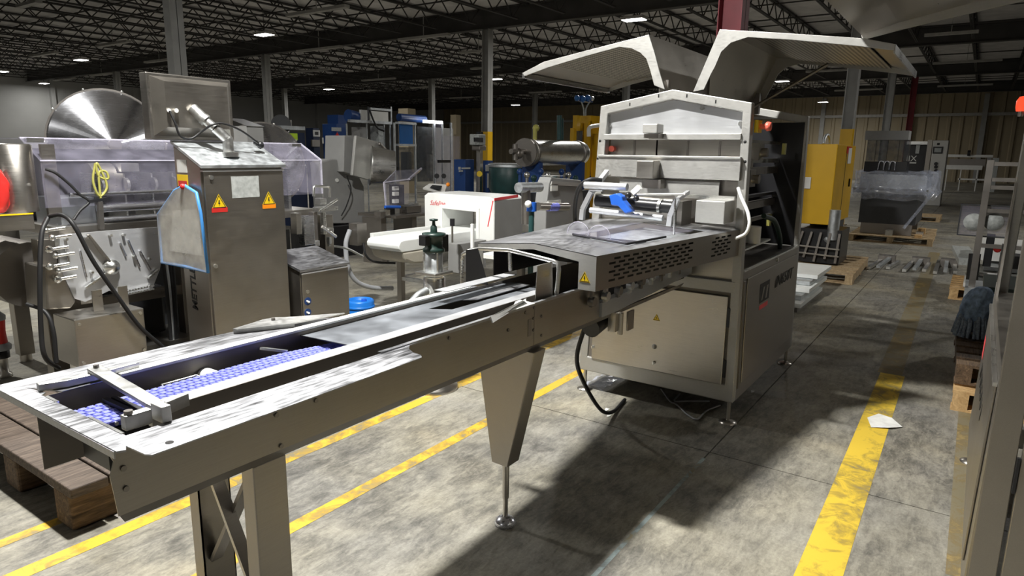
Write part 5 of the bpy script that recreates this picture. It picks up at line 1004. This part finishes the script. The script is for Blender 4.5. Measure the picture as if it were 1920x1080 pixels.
# horizontal tank
tk = thing('horizontal_tank', 'horizontal stainless tank on a dark frame', 'tank', (11.6, 7.0, 0)); TY = 7.0; ta = W(985, 286, 'y', TY); tb_ = W(1086, 287, 'y', TY); tr = (W(1035, 263, 'y', TY).z-W(1035, 310, 'y', TY).z)/2
part(tk, 'shell', MB().lathe((ta.x, TY, ta.z), [(tr, 0.0), (tr, 0.05), (tr, tb_.x-ta.x), (tr*.95, tb_.x-ta.x+.06), (tr*.6, tb_.x-ta.x+tr*.3), (0.0, tb_.x-ta.x+tr*.38)], 'x', 32), 'steel_bright', label='tank shell'); part(tk, 'end_plate', MB().cyl((ta.x-.03, TY, ta.z), (ta.x, TY, ta.z), tr+.02, 28, smooth=False), 'steel_dark')
for t_ in (0.06, 0.93): part(tk, 'band', MB().lathe((ta.x+(tb_.x-ta.x)*t_, TY, ta.z), [(tr, -.03), (tr+.015, -.03), (tr+.015, .03), (tr, .03)], 'x', 32, cap=False), 'steel_dark')
for X in (ta.x+.25, tb_.x-.15): part(tk, 'saddle', MB().box(X-.06, X+.06, TY-tr*.8, TY+tr*.8, 0, ta.z-tr*.75), 'blue_paint')
part(tk, 'pipework', MB().box(ta.x+.1, tb_.x, TY-.3, TY+.3, 0.3, 0.9), 'dark_paint')
for k in range(9):
    p = W(975+13*k, 322+6*(k % 3), 'y', 6.6); part(tk, 'valve', MB().ball(p, 0.06, 8).cyl(p, p+Vector((0, 0, -.25)), 0.03, 8), ('blue_paint', 'steel_bright', 'teal_paint')[k % 3])
p = W(1049, 262, 'y', TY); part(tk, 'green_riser', MB().cyl(p, W(1049, 216, 'y', TY), 0.05, 10), 'teal_paint'); part(tk, 'green_riser', MB().cyl(W(1054, 262, 'y', TY), W(1054, 222, 'y', TY), 0.03, 10), 'teal_paint'); p = W(1003, 262, 'y', TY); part(tk, 'brass_valve', MB().cyl(p, W(1003, 238, 'y', TY), 0.04, 10).ball(W(1005, 240, 'y', TY), 0.07, 8), 'yellow_cord')
part(tk, 'end_valves', MB().ball(W(972, 288, 'y', TY), 0.10, 10).cyl(W(958, 284, 'y', TY), W(985, 284, 'y', TY), 0.05, 8).cyl(W(966, 270, 'y', TY), W(966, 300, 'y', TY), 0.05, 8), 'steel_dark')
# yellow press
yp = thing('yellow_press', 'yellow painted press with blue hydraulic unit on top', 'press', (14.8, 8.4, 0)); YY = 8.3
part(yp, 'upright', yb(1068, 240, 1080, 330, YY, 0.3), 'yellow_paint'); part(yp, 'upright', yb(1092, 226, 1106, 420, YY, 0.4, z0=0), 'yellow_paint'); part(yp, 'upright', yb(1108, 250, 1130, 420, YY-.2, 0.5, z0=0), 'yellow_paint'); part(yp, 'top_beam', yb(1078, 216, 1130, 232, YY, 0.5), 'yellow_paint'); part(yp, 'back_panel', yb(1084, 232, 1128, 335, YY+.15, 0.04), 'yellow_paint'); part(yp, 'bracket', yb(1074, 216, 1088, 245, YY-.05, 0.2), 'yellow_paint')
part(yp, 'white_elbow', MB().tube(spline([W(1104, 256, 'y', YY-.3), W(1105, 240, 'y', YY-.3), W(1116, 236, 'y', YY-.3), W(1130, 235, 'y', YY-.3)]), 0.05, 10), 'white_plastic'); part(yp, 'ram', MB().cyl(W(1088, 245, 'y', YY), W(1086, 300, 'y', YY), 0.06, 12), 'dark_paint')
for u, v, r in ((1082, 184, .07), (1092, 186, .09), (1102, 184, .08), (1110, 185, .06)): part(yp, 'hydraulic_valve', MB().ball(W(u, v, 'y', YY), r, 10), 'blue_panel' if u < 1105 else 'galvanised')
part(yp, 'hydraulic_block', yb(1078, 180, 1112, 190, YY, 0.15), 'blue_paint'); part(yp, 'hose', MB().tube(spline([W(1090, 190, 'y', YY), W(1094, 203, 'y', YY), W(1095, 217, 'y', YY)]), 0.02, 6), 'label_grey'); part(yp, 'hose', MB().tube(spline([W(1106, 190, 'y', YY), W(1099, 203, 'y', YY), W(1098, 217, 'y', YY)]), 0.02, 6), 'label_grey')
part(yp, 'base', yb(1066, 330, 1130, 430, YY+.05, 0.6, z0=0), 'dark_paint')
# grey console and sensor stand behind the hood
gc = thing('console', 'grey sloped console with papers on top behind the hood', 'console', (6.0, 3.6, 0)); KY = 3.45; kq = lambda u, v: tuple(W(u, v, 'y', KY))[::2]
part(gc, 'console_body', MB().prism([kq(1030, 342), kq(1034, 332), kq(1090, 338), kq(1100, 420), (kq(1100, 420)[0], 0.35), (kq(1024, 390)[0], 0.35), kq(1024, 390)], 'y', KY, KY+0.14), 'grey_paint', 0.01); z_ = kq(1020, 332)[1]; xk = kq(1034, 332)[0]
part(gc, 'console_panel', MB().prism([kq(1034, 340), kq(1088, 343), kq(1090, 350), kq(1032, 347)], 'y', KY-.01, KY), 'steel_matte'); part(gc, 'white_label', yb(1034, 346, 1046, 358, KY-.01, 0.01), 'label_white'); part(gc, 'white_label', yb(1028, 376, 1052, 386, KY-.01, 0.01), 'label_white'); part(gc, 'console_leg', MB().box(xk+.02, xk+.35, KY+.03, KY+.12, 0, .36), 'steel_dark')
single('paper_sheet', MB().sheet([(xk+.03, KY+.01, z_+.003), (xk+.30, KY+.02, z_+.001), (xk+.28, KY+.12, z_+.001), (xk+.02, KY+.13, z_+.006)], 0.002, (0, 0, 1)), 'paper', 'loose paper sheets on the grey console', 'paper')
ss = thing('sensor_stand', 'sensor stand with blue sensor heads before the grey console', 'stand', (4.8, 3.0, 0)); QY = 2.95
p = W(993, 384, 'y', QY); part(ss, 'sensor_head', MB().cyl(p+Vector((0, -.02, .02)), p+Vector((0, -.02, -.05)), 0.04, 12), 'blue_bright', label='blue sensor head'); part(ss, 'sensor_stem', MB().cyl(p-Vector((0, 0.02, .05)), (p.x, p.y-.02, 0.0), 0.022, 10), 'teal_paint'); part(ss, 'sensor_cap', MB().ball(p+Vector((-.05, -.02, .01)), 0.03, 8), 'white_plastic')
a = W(1028, 389, 'y', QY+.1); part(ss, 'actuator', MB().cyl(W(1008, 387, 'y', QY+.1), W(1064, 388, 'y', QY+.1), 0.035, 12), 'steel'); part(ss, 'actuator_band', MB().cyl(W(1027, 388, 'y', QY+.1), W(1044, 388, 'y', QY+.1), 0.037, 12), 'blue_belt'); part(ss, 'actuator', MB().cyl(W(972, 352, 'y', QY+.3), W(1012, 351, 'y', QY+.3), 0.045, 12), 'galvanised'); part(ss, 'actuator_stem', MB().cyl(W(986, 356, 'y', QY+.3), W(986, 420, 'y', QY+.3), 0.04, 10), 'steel_dark')
part(ss, 'sensor_table', MB().box(W(965, 415, 'y', QY).x, W(1085, 410, 'y', QY).x, QY-.1, QY+.35, 0.80, 0.83), 'label_white'); a = W(980, 415, 'y', QY).x; part(ss, 'leg', MB().box(a, a+.05, QY, QY+.05, 0, .8), 'steel_dark'); a = W(1075, 415, 'y', QY).x; part(ss, 'leg', MB().box(a, a+.05, QY, QY+.05, 0, .8), 'steel_dark')
for k in range(5):
    p = W(1038+10*k, 402, 'y', QY); part(ss, 'fitting', MB().box(p.x-.02, p.x+.02, QY, QY+.06, 0.83, 0.9+.01*(k % 3)), 'steel_dark' if k % 2 else 'steel_bright')

# ================================================================== right side
# yellow cabinet over an engine on a pallet
yc = thing('yellow_cabinet', 'large yellow cabinet with paper tag standing right of the machine', 'cabinet', (11.2, 2.0, 0))
part(yc, 'cabinet_body', MB().box(10.3, 11.9, 1.68, 2.12, 0.70, 1.82), 'yellow_paint', 0.01); part(yc, 'paper_tag', MB().box(11.2, 11.5, 1.672, 1.678, 1.55, 1.78), 'label_white'); part(yc, 'red_tag', MB().box(11.05, 11.45, 1.674, 1.679, 1.70, 1.80), 'red_plastic'); part(yc, 'switch', MB().box(10.28, 10.3, 1.98, 2.06, 1.2, 1.36), 'label_white')
part(yc, 'door_seam', MB().box(11.08, 11.1, 1.676, 1.681, 0.72, 1.8), 'dark_paint'); part(yc, 'door_handle', MB().box(11.55, 11.58, 1.66, 1.68, 1.2, 1.32), 'black_plastic'); part(yc, 'exhaust_ring', MB().tube([Vector((10.7+.22*math.cos(t*PI/8), 1.9, 1.83+.13*math.sin(t*PI/8))) for t in range(9)], 0.02, 8), 'galvanised')
part(yc, 'engine', MB().box(10.25, 10.9, 1.50, 2.05, 0.16, 0.64), 'black_plastic'); part(yc, 'silencer', MB().cyl((10.28, 1.62, 0.50), (10.28, 1.62, 0.92), 0.075, 16).cyl((10.28, 1.62, 0.5), (10.4, 1.9, 0.5), 0.07, 14), 'galvanised')
for k in range(5): part(yc, 'engine_rail', MB().bar((10.2, 2.1-.14*k, 0.18+.05*(k % 2)), (10.2, 2.0-.12*k, 0.60), 0.03), 'steel_dark')
part(yc, 'engine_bar', MB().bar((10.18, 2.2, 0.30), (10.18, 1.5, 0.28), 0.02).bar((10.18, 2.2, 0.40), (10.18, 1.5, 0.38), 0.02), 'steel'); part(yc, 'stand', MB().box(10.9, 11.8, 1.72, 2.05, 0.15, 0.70), 'dark_paint')
def pallet(x, y, lx, ly, lab, mat='pallet_wood', rz=0.0, n=7, h=0.14, z=0.0):
    """wooden pallet: deck boards along Y over three bearers"""
    t = thing('pallet', lab, 'pallet', (x, y, z), 'wooden pallets', rotz=rz, local=True)
    for k in range(3): part(t, 'bearer', MB().box(-lx/2, lx/2, (k-1)*(ly/2-.05)-.045, (k-1)*(ly/2-.05)+.045, 0.018, h-.018), mat)
    bw = lx/n*0.72
    for k in range(n):
        c = -lx/2+bw/2+(lx-bw)*k/(n-1); part(t, 'deck_board', MB().box(c-bw/2, c+bw/2, -ly/2, ly/2, h-.018, h), mat)
    for k in (0, n//2, n-1):
        c = -lx/2+bw/2+(lx-bw)*k/(n-1); part(t, 'bottom_board', MB().box(c-bw/2, c+bw/2, -ly/2, ly/2, 0, 0.018), mat)
    return t
pallet(10.55, 1.72, 1.9, 0.95, 'wooden pallet under the yellow cabinet', rz=0.03)
pallet(16.0, 1.35, 2.3, 1.45, 'wooden pallet under the plastic-wrapped machine', rz=0.02, n=8)
pallet(21.3, 1.25, 1.1, 1.0, 'empty wooden pallet standing behind the wrapped machine')
pallet(9.95, -0.35, 1.1, 1.0, 'pale wooden pallet with white parts at the right', 'fresh_wood')
pallet(5.75, -0.62, 1.2, 1.2, 'lower fresh pallet of the near stack at the right', 'fresh_wood')
pallet(5.95, -0.60, 1.25, 1.2, 'upper weathered pallet of the near stack at the right', 'timber_dark', z=0.142, rz=0.03)
# white boards stacked on the floor behind the machine
for k in range(5):
    z = 0.05+0.05*k; single('white_board', MB().box(7.5+.2*k, 8.7+.12*k, 1.42+.04*(k % 2), 1.85, z, z+0.045), 'white_belt' if k % 2 == 0 else 'galvanised', ['lowest white board of the stack behind the machine', 'second board from the floor in the stack behind the machine', 'middle board of the stack behind the machine', 'second board from the top of the stack behind the machine', 'topmost white board of the stack behind the machine'][k], 'board', 'stacked white boards')
single('board_cradle', MB().box(7.5, 8.7, 1.45, 1.55, 0, 0.05), 'steel_dark', 'dark floor runner under the white boards', 'runner')
for k in range(1, 5): pass
# wrapped machine
wm = thing('wrapped_machine', 'plastic-wrapped machine on a pallet beyond the yellow cabinet', 'machine', (16.0, 1.4, 0.14))
part(wm, 'machine_body', MB().box(15.2, 16.9, 0.95, 1.95, 0.35, 0.95), 'dark_paint'); part(wm, 'machine_top', MB().box(15.2, 16.9, 0.85, 2.0, 1.05, 1.32), 'steel_blue'); part(wm, 'machine_bed', MB().box(15.1, 17.0, 0.80, 2.1, 0.95, 1.05), 'grey_paint')
part(wm, 'machine_foot', MB().box(15.2, 15.35, 1.0, 1.9, 0.145, 0.35), 'steel_dark'); part(wm, 'machine_foot', MB().box(16.7, 16.85, 1.0, 1.9, 0.145, 0.35), 'steel_dark')
def bulge(u, v):
    # wrap: a ring of film around the bed, u round, v up; wrinkled
    a = 2*PI*u; cx, cy = 16.0, 1.42; sx, sy = 1.15, 0.80
    ex = 0.55; px = math.copysign(abs(math.cos(a))**ex, math.cos(a)); py = math.copysign(abs(math.sin(a))**ex, math.sin(a))
    w_ = 1+0.012*math.sin(17*a+9*v)+0.008*math.sin(41*a-13*v); s = (1.0 if v < .35 else 0.92+0.02*math.sin(9*a))*(0.9+0.1*min(1, v*4))
    return Vector((cx+sx*px*w_*s, cy+sy*py*w_*s, 0.84+0.54*v+0.02*math.sin(11*a)))
part(wm, 'plastic_wrap', MB().grid(bulge, 72, 8), 'film', label='wrinkled clear plastic wrap'); part(wm, 'wrap_top', MB().grid(lambda u, v: Vector((15.0+2.0*u, 0.72+1.4*v, 1.36+0.02*math.sin(14*u)*math.sin(11*v))), 16, 12), 'film')
part(wm, 'wrap_tail', MB().tube(spline([(15.0, 0.72, 1.0), (15.1, 0.95, 0.6), (15.0, 1.12, 0.3)]), 0.03, 6), 'film'); part(wm, 'hopper_frame', xb(1622, 245, 1704, 262, 15.6, 0.5), 'grey_paint'); part(wm, 'hopper_glass', xb(1625, 262, 1703, 302, 15.62, 0.4), 'tinted'); part(wm, 'hopper_skirt', xb(1620, 303, 1700, 324, 15.6, 0.5), 'black_plastic')
for k in range(3): part(wm, 'steel_hook', MB().tube(spline([(15.55, 1.75-.1*k, 1.4), (15.55, 1.73-.1*k, 1.56), (15.55, 1.66-.1*k, 1.55), (15.55, 1.65-.1*k, 1.4)]), 0.012, 6), 'polished')
for k in range(9):
    x, y = 14.95+.28*(k % 5), 0.8+.25*(k//2 % 4); part(wm, 'loose_part', MB().box(x, x+.2, y, y+.12, 0.142, 0.19+.03*(k % 3)), ('fresh_wood', 'steel_bright', 'timber_grey', 'label_white')[k % 4])
# dark machine with white lettering and steel cabinet
bm_ = thing('dark_machine', 'black machine with white lettering behind the wrapped machine', 'machine', (28.5, 2.0, 0)); BXm = 28.0
part(bm_, 'machine_body', xb(1692, 268, 1737, 352, BXm+.2, 1.5, z0=0), 'black_plastic'); part(bm_, 'top_bar', xb(1700, 265, 1739, 271, BXm, 0.3), 'steel_bright'); part(bm_, 'frame_post', xb(1734, 262, 1743, 352, BXm, 0.3, z0=0), 'steel_side'); part(bm_, 'inner_tube', xb(1717, 272, 1724, 288, BXm+.1, 0.2), 'label_grey')
text(bm_, 'white_lettering', 'IIX', W(1698, 302, 'x', BXm+.19), 0.28, 'label_white', (0, -1, 0), (0, 0, 1)); part(bm_, 'white_line', xb(1697, 304, 1718, 306.5, BXm+.19, 0.01), 'label_white')
ks = thing('screen_cabinet', 'tall steel control cabinet with dark screen before the tan wall', 'cabinet', (28.3, 1.2, 0)); part(ks, 'cabinet_body', xb(1744, 263, 1773, 352, BXm-.1, 0.9, z0=0), 'steel_matte', 0.02); part(ks, 'screen_frame', xb(1749, 275, 1768, 288, BXm-.13, 0.03), 'black_plastic'); part(ks, 'screen', xb(1752, 277.5, 1765, 285.5, BXm-.14, 0.02), 'screen_grey'); part(ks, 'warning_mark', xb(1757, 268, 1762, 272, BXm-.12, 0.02), 'sign_black')
for v in (307, 313, 320): part(ks, 'button', MB().cyl(W(1755, v, 'x', BXm-.1), W(1755, v, 'x', BXm-.15), 0.06, 10), 'black_plastic')
# far white conveyor
wc = thing('conveyor_line', 'distant white conveyor line along the tan wall', 'conveyor', (42, 0.6, 0)); WX = 42.0
part(wc, 'conveyor_bed', xb(1772, 310, 1842, 318, WX, 0.8), 'label_white'); part(wc, 'upper_bed', xb(1774, 290, 1862, 295, WX+.6, 0.5), 'label_white'); part(wc, 'grey_unit', xb(1780, 298, 1848, 312, WX+.5, 0.5), 'steel_dark'); part(wc, 'grey_unit', xb(1848, 296, 1856, 338, WX+.2, 0.6), 'grey_paint'); part(wc, 'end_panel', xb(1858, 296, 1870, 345, WX, 0.6, z0=0), 'label_grey')
for u in (1774, 1800, 1831): part(wc, 'leg', xb(u-1, 318, u+1, 347, WX, 0.1, z0=0), 'label_white')
part(wc, 'low_rail', xb(1796, 335, 1848, 338, WX, 0.1), 'label_white'); part(wc, 'black_motor', MB().cyl(W(1814, 287, 'x', WX+.6), W(1820, 287, 'x', WX+.6), 0.15, 10), 'black_plastic')
# steel bars left on the floor
BAR = ['pair of steel bars on the floor left of the worn yellow line', 'pair of steel bars on the floor at the end of the yellow line', 'short steel bars on the floor right of the worn yellow line']
for k, (x, y) in enumerate(((11.6, 1.08), (11.7, 0.62), (11.8, 0.24))):
    t = thing('steel_bars', BAR[k], 'steel bar', (x, y, 0), 'steel bars on the floor')
    for j in range(3):
        part(t, 'bar', MB().bar((x-.5+.1*j, y+.14-.12*j, 0.03+.02*(j % 2)), (x+.75-.15*j, y+.05-.11*j+.05*k, 0.04+.05*(j % 2)), 0.05, 0.04), 'galvanised' if j % 2 else 'steel_bright')
    part(t, 'end_fitting', MB().box(x+.4, x+.6, y-.12, y+.12, 0.0, 0.12), 'steel_dark')
# white parts on the right pallet
wp = thing('white_parts', 'stack of white machine parts on the pale pallet at the right', 'machine parts', (9.9, -0.35, 0.14))
for k in range(4): part(wp, 'plate', MB().box(9.55+.1*k, 10.5, -0.78+.03*k, 0.02-.06*k, 0.142+.06*k, 0.19+.06*k), 'galvanised' if k % 2 else 'label_white')
part(wp, 'trough', MB().bar((9.8, 0.0, 0.40), (11.2, 0.12, 0.42), 0.2, 0.06), 'label_grey'); part(wp, 'black_post', MB().box(9.62, 9.72, -0.22, -0.14, 0.40, 0.78), 'black_plastic'); part(wp, 'red_knob', MB().ball((9.6, -0.26, 0.62), 0.045, 10), 'red_plastic'); part(wp, 'white_box', MB().box(10.2, 10.9, -0.75, -0.05, 0.40, 0.62), 'label_white'); part(wp, 'tool_bundle', MB().box(9.6, 9.9, -0.5, -0.3, 0.4, 0.55), 'black_rubber'); part(wp, 'black_flask', MB().cyl((9.5, -.06, .2), (9.52, -.05, .55), .06, 10), 'black_rubber')
# wheeled frame with clear panel
fr = thing('frame_cart', 'tall open steel frame with a clear panel behind the right machine', 'frame', (8.6, -0.2, 0)); FXc = 8.6
a, b = W(1858, 300, 'x', FXc), W(1832, 470, 'x', FXc); part(fr, 'upright', MB().bar((FXc, a.y, a.z), (FXc, b.y, 0.30), 0.06), 'steel_dark'); part(fr, 'upright', MB().bar((FXc, -0.62, 1.62), (FXc, -0.62, 0.30), 0.06), 'steel_dark')
for z in (1.60, 1.44, 1.36, 1.12, 0.75): part(fr, 'rung', MB().bar((FXc, -0.09, z), (FXc, -0.62, z), 0.04), 'steel_dark')
a, b = W(1802, 382, 'x', FXc+.05), W(1900, 448, 'x', FXc+.05); part(fr, 'clear_panel', MB().box(FXc+.05, FXc+.06, b.y, a.y, b.z, a.z), 'acrylic', label='clear panel with round discs'); part(fr, 'panel_edge', MB().ring([(a.y, a.z), (a.y, b.z), (b.y, b.z), (b.y, a.z)], [(a.y-.012, a.z-.012), (a.y-.012, b.z+.012), (b.y+.012, b.z+.012), (b.y+.012, a.z-.012)], 'x', FXc+.045, FXc+.065), 'dark_paint')
for u in (1825, 1863): p = W(u, 416, 'x', FXc+.04); part(fr, 'disc', MB().lathe(p, [(0.09, 0), (0.09, -.01), (0, -.01)], 'x', 20), 'label_grey')
part(fr, 'base', MB().box(FXc-.1, FXc+.5, -0.7, 0.0, 0.16, 0.30), 'galvanised'); 
for y in (-.6, -.1): part(fr, 'castor', MB().cyl((FXc, y, 0.08), (FXc, y+.04, 0.08), 0.08, 14), 'black_rubber')
# mop-like bundle on a dark bin
bn = thing('bin', 'dark green bin behind the right machine', 'bin', (6.75, -0.45, 0)); part(bn, 'bin_body', MB().box(6.4, 7.1, -0.75, -0.14, 0.30, 0.62), 'green_paint', 0.03); part(bn, 'bin_rim', MB().box(6.38, 7.12, -0.77, -0.12, 0.62, 0.66), 'green_paint', 0.01); part(bn, 'bin_stand', MB().box(6.45, 7.05, -0.7, -0.2, 0.286, 0.30), 'dark_paint')
md_ = thing('rag_bundle', 'blue rags and grey mop strands hanging over the dark bin', 'rag', (6.5, -0.1, 0.3))
def rag(u, v):
    a = 2*PI*u; t = PI*v; w_ = 1+0.09*math.sin(7*a+4*t)+0.05*math.sin(15*a-6*t)
    return Vector((6.22+0.15*w_*math.sin(t)**0.7*math.cos(a)-.05*math.cos(t), -0.09+0.10*w_*math.sin(t)**0.7*math.sin(a)-.03*math.cos(t), 0.50+0.19*math.cos(t)))
part(md_, 'rag', MB().grid(rag, 48, 16), 'blue_cloth'); st = MB()
for k in range(60):
    a = 2*PI*random.random(); x = 6.22+0.14*math.cos(a); y = -0.09+0.10*math.sin(a); z = 0.47-0.06*random.random(); st.tube(spline([(x, y, z), (x+.02*random.uniform(-1, 1), y+.015*math.sin(a), z-.07), (x+.04*random.uniform(-1, 1), y+.03*math.sin(a), 0.30)], 4), 0.011, 5)
part(md_, 'strands', st, 'rope', kind='stuff')
# crumpled paper on the yellow line
pc = W(1658, 795, 'z', 0.0); single('floor_paper', MB().add([(pc.x-.12, pc.y+.06, .004), (pc.x+.02, pc.y+.10, .012), (pc.x+.16, pc.y+.05, .006), (pc.x+.10, pc.y-.03, .016), (pc.x+.0, pc.y-.10, .006), (pc.x-.08, pc.y-.04, .014), (pc.x+.01, pc.y+.02, .010)], [(0, 1, 6), (1, 2, 6), (2, 3, 6), (3, 4, 6), (4, 5, 6), (5, 0, 6)]), 'paper', 'crumpled white paper lying on the bold yellow line', 'paper')
for k, (u, v) in enumerate(((1136, 769), (1140, 780), (1410, 735))):
    p = W(u, v, 'z', 0); single('paper_scrap', MB().add([(p.x-.02, p.y, .002), (p.x+.02, p.y+.012, .006), (p.x+.03, p.y-.012, .003), (p.x-.01, p.y-.016, .005)], [(0, 1, 2, 3)]), 'paper', ['tiny paper scrap on the floor under the conveyor, nearer the machine', 'tiny paper scrap on the floor in the shade of the conveyor', 'small pale scrap on the dark floor right of the machine'][k], 'scrap')
for pts in ([(1240, 730), (1256, 752), (1268, 758), (1290, 778), (1308, 786), (1325, 770), (1350, 760)], [(1275, 738), (1265, 752), (1290, 752), (1330, 752)]):
    single('floor_cable', MB().tube(spline([W(u, v, 'z', 0.008) for u, v in pts]), 0.006, 6), 'grey_plastic', 'thin grey cable looping on the floor under the machine' if len(pts) > 5 else 'second thin grey cable in the shade under the machine', 'cable')
p = W(1130, 722, 'z', 0); single('plastic_sheet', MB().grid(lambda u, v: Vector((p.x-.12+.30*u, p.y-.06+.16*v, 0.004+0.018*abs(math.sin(7*u+3*v)))), 10, 6), 'film', 'crumpled clear plastic under the machine by its left foot', 'plastic')

# second wrapping machine at the right edge, seen along its side
m2 = thing('wrapping_machine', 'second stainless wrapping machine cut by the right picture edge', 'wrapping machine', (3.4, -0.66, 0))
FO2 = [(0.971-y, z) for y, z in FO]; FI2 = [(0.971-y, z) for y, z in FI]; XA, XB = 2.55, 4.25
part(m2, 'front_frame', MB().ring(FO2, FI2, 'x', XA, XA+.06), 'steel_side', 0.006); part(m2, 'rear_frame', MB().ring(FO2, FI2, 'x', XB, XB+.06), 'steel_matte', 0.006)
def s2(X, z, d=0.0): return Vector((X, -0.119-0.032*(z-0.145)/1.8+d, z))
# wide lower gusset of the rear post, with its slot
part(m2, 'post_gusset', MB().sheet([s2(XB-.16, 0.97), s2(XB+.06, 0.97), s2(XB+.06, 1.9), s2(XB-.03, 1.35)], 0.01, (0, -1, 0)), 'steel_side')
pn = part(m2, 'side_panel', MB().sheet([s2(XA+.05, 0.145), s2(XB+.01, 0.145), s2(XB+.01, 0.965), s2(XA+.05, 0.965)], 0.02, (0, -1, 0)), 'steel_side', 0.003)
part(pn, 'raised_panel', MB().sheet([s2(XA+.14, 0.24, .001), s2(XB-.04, 0.24, .001), s2(XB-.04, 0.90, .001), s2(XA+.14, 0.90, .001)], 0.008, (0, 1, 0)), 'steel_side', 0.004); part(pn, 'panel_edge', MB().bar(s2(XA+.14, 0.905, .008), s2(XB-.04, 0.905, .008), 0.014), 'steel_bright'); part(pn, 'sill', MB().sheet([s2(XA+.05, 0.966), s2(XB, 0.966), s2(XB, 0.966, -.10), s2(XA+.05, 0.966, -.10)], 0.006, (0, 0, 1)), 'steel')
text(pn, 'model_lettering', 'IN650T', s2(3.95, 0.60, .0105), 0.17, 'sign_black', (-1, 0, 0), (0, -0.05, 1), shear=0.2, sx=1.5, bold=0.003); part(pn, 'red_mark', MB().sheet([s2(4.0, 0.66, .0105), s2(4.12, 0.66, .0105), s2(4.12, 0.76, .0105), s2(4.0, 0.76, .0105)], 0.001, (0, 1, 0)), 'red_ink')
p = s2(XB-.0, 1.12, .001); part(m2, 'post_slot', MB().box(XB+.005, XB+.04, p.y-.001, p.y+.003, 1.02, 1.22), 'sign_black')
part(m2, 'inner_unit', MB().box(XA+.3, XB-.2, -0.9, -0.5, 0.97, 1.5), 'black_plastic'); part(m2, 'inner_rail', MB().box(XA+.1, XB, -0.40, -0.36, 1.2, 1.24), 'steel_bright')
for x, y in ((XA+.03, -0.15), (XB+.03, -0.15), (XA+.03, -1.17), (XB+.03, -1.17)):
    f_ = part(m2, 'foot', MB().cyl((x, y, 0.02), (x, y, 0.15), 0.012, 12), 'steel'); part(f_, 'foot_pad', MB().lathe((x, y, 0), [(0.055, 0), (0.055, 0.006), (0.03, 0.016), (0.016, 0.022)]), 'steel')
p = W(1917, 195, 'x', XB+.03); sl = part(m2, 'signal_lamp', MB().lathe((XB+.03, p.y, p.z-.035), [(0.022, 0), (0.026, 0.02), (0.026, 0.05), (0.015, 0.07), (0.0, 0.073)]), 'red_lamp', label='glowing red signal lamp'); part(sl, 'lamp_base', MB().cyl((XB+.03, p.y, 1.86), (XB+.03, p.y, p.z-.035), 0.012, 10), 'steel')
lq = [(-0.42, 2.02), (-0.36, 2.53), (0.47, 2.36), (0.645, 2.312)]
l2_ = part(m2, 'lid', MB().sheet([(XA, *lq[1]), (XB+.05, *lq[1]), (XB+.05, *lq[2]), (XA, *lq[2])], 0.003, (0, 0, 1)).sheet([(XA, *lq[2]), (XB+.05, *lq[2]), (XB+.05, *lq[3]), (XA, *lq[3])], 0.003, (0, 0, 1)), 'steel', label='raised lid seen from below at the top right')
part(l2_, 'back_sheet', MB().sheet([(XA, *lq[0]), (XB+.05, *lq[0]), (XB+.05, *lq[1]), (XA, *lq[1])], 0.003, (0, -1, 0)), 'steel')
part(l2_, 'rear_plate', MB().ring(lq, [(-0.34, 2.05), (-0.28, 2.45), (0.44, 2.325), (0.635, 2.285)], 'x', XB+.045, XB+.055, closed=False), 'steel_matte'); part(l2_, 'front_plate', MB().ring(lq, [(-0.34, 2.05), (-0.28, 2.45), (0.44, 2.325), (0.635, 2.285)], 'x', XA, XA+.01, closed=False), 'steel_matte')

# added, unseen infeed table, darkens what the conveyor's side plate mirrors
part(m2, 'added_infeed_table', MB().box(-2.2, XA-.03, -0.98, -0.36, 0.88, 1.05), 'steel_side', 0.004); part(m2, 'added_infeed_hood', MB().prism([(-0.98, 1.06), (-0.98, 1.22), (-0.66, 1.27), (-0.34, 1.22), (-0.34, 1.06)], 'x', 1.0, XA-.03), 'steel_matte'); part(m2, 'leg', MB().box(-1.6, -1.5, -0.95, -0.40, 0, 0.88), 'steel_side'); part(m2, 'leg', MB().box(0.75, 0.84, -0.85, -0.5, 0, 0.88), 'steel_side')
part(m2, 'post_cover', MB().box(XA-.004, XA+.02, -0.205, -0.128, 0.15, 1.9), 'steel_side', 0.003)
dr2 = part(m2, 'cabinet_door', MB().box(XA-.012, XA+.006, -1.13, -0.215, 0.25, 0.98), 'steel_side', 0.004); part(dr2, 'hinge', MB().box(XA-.016, XA+.0, -0.214, -0.206, 0.6, 0.72), 'black_plastic'); part(m2, 'front_plate', MB().box(XA-.006, XA+.0, -1.12, -0.215, 1.0, 1.85), 'steel_side')
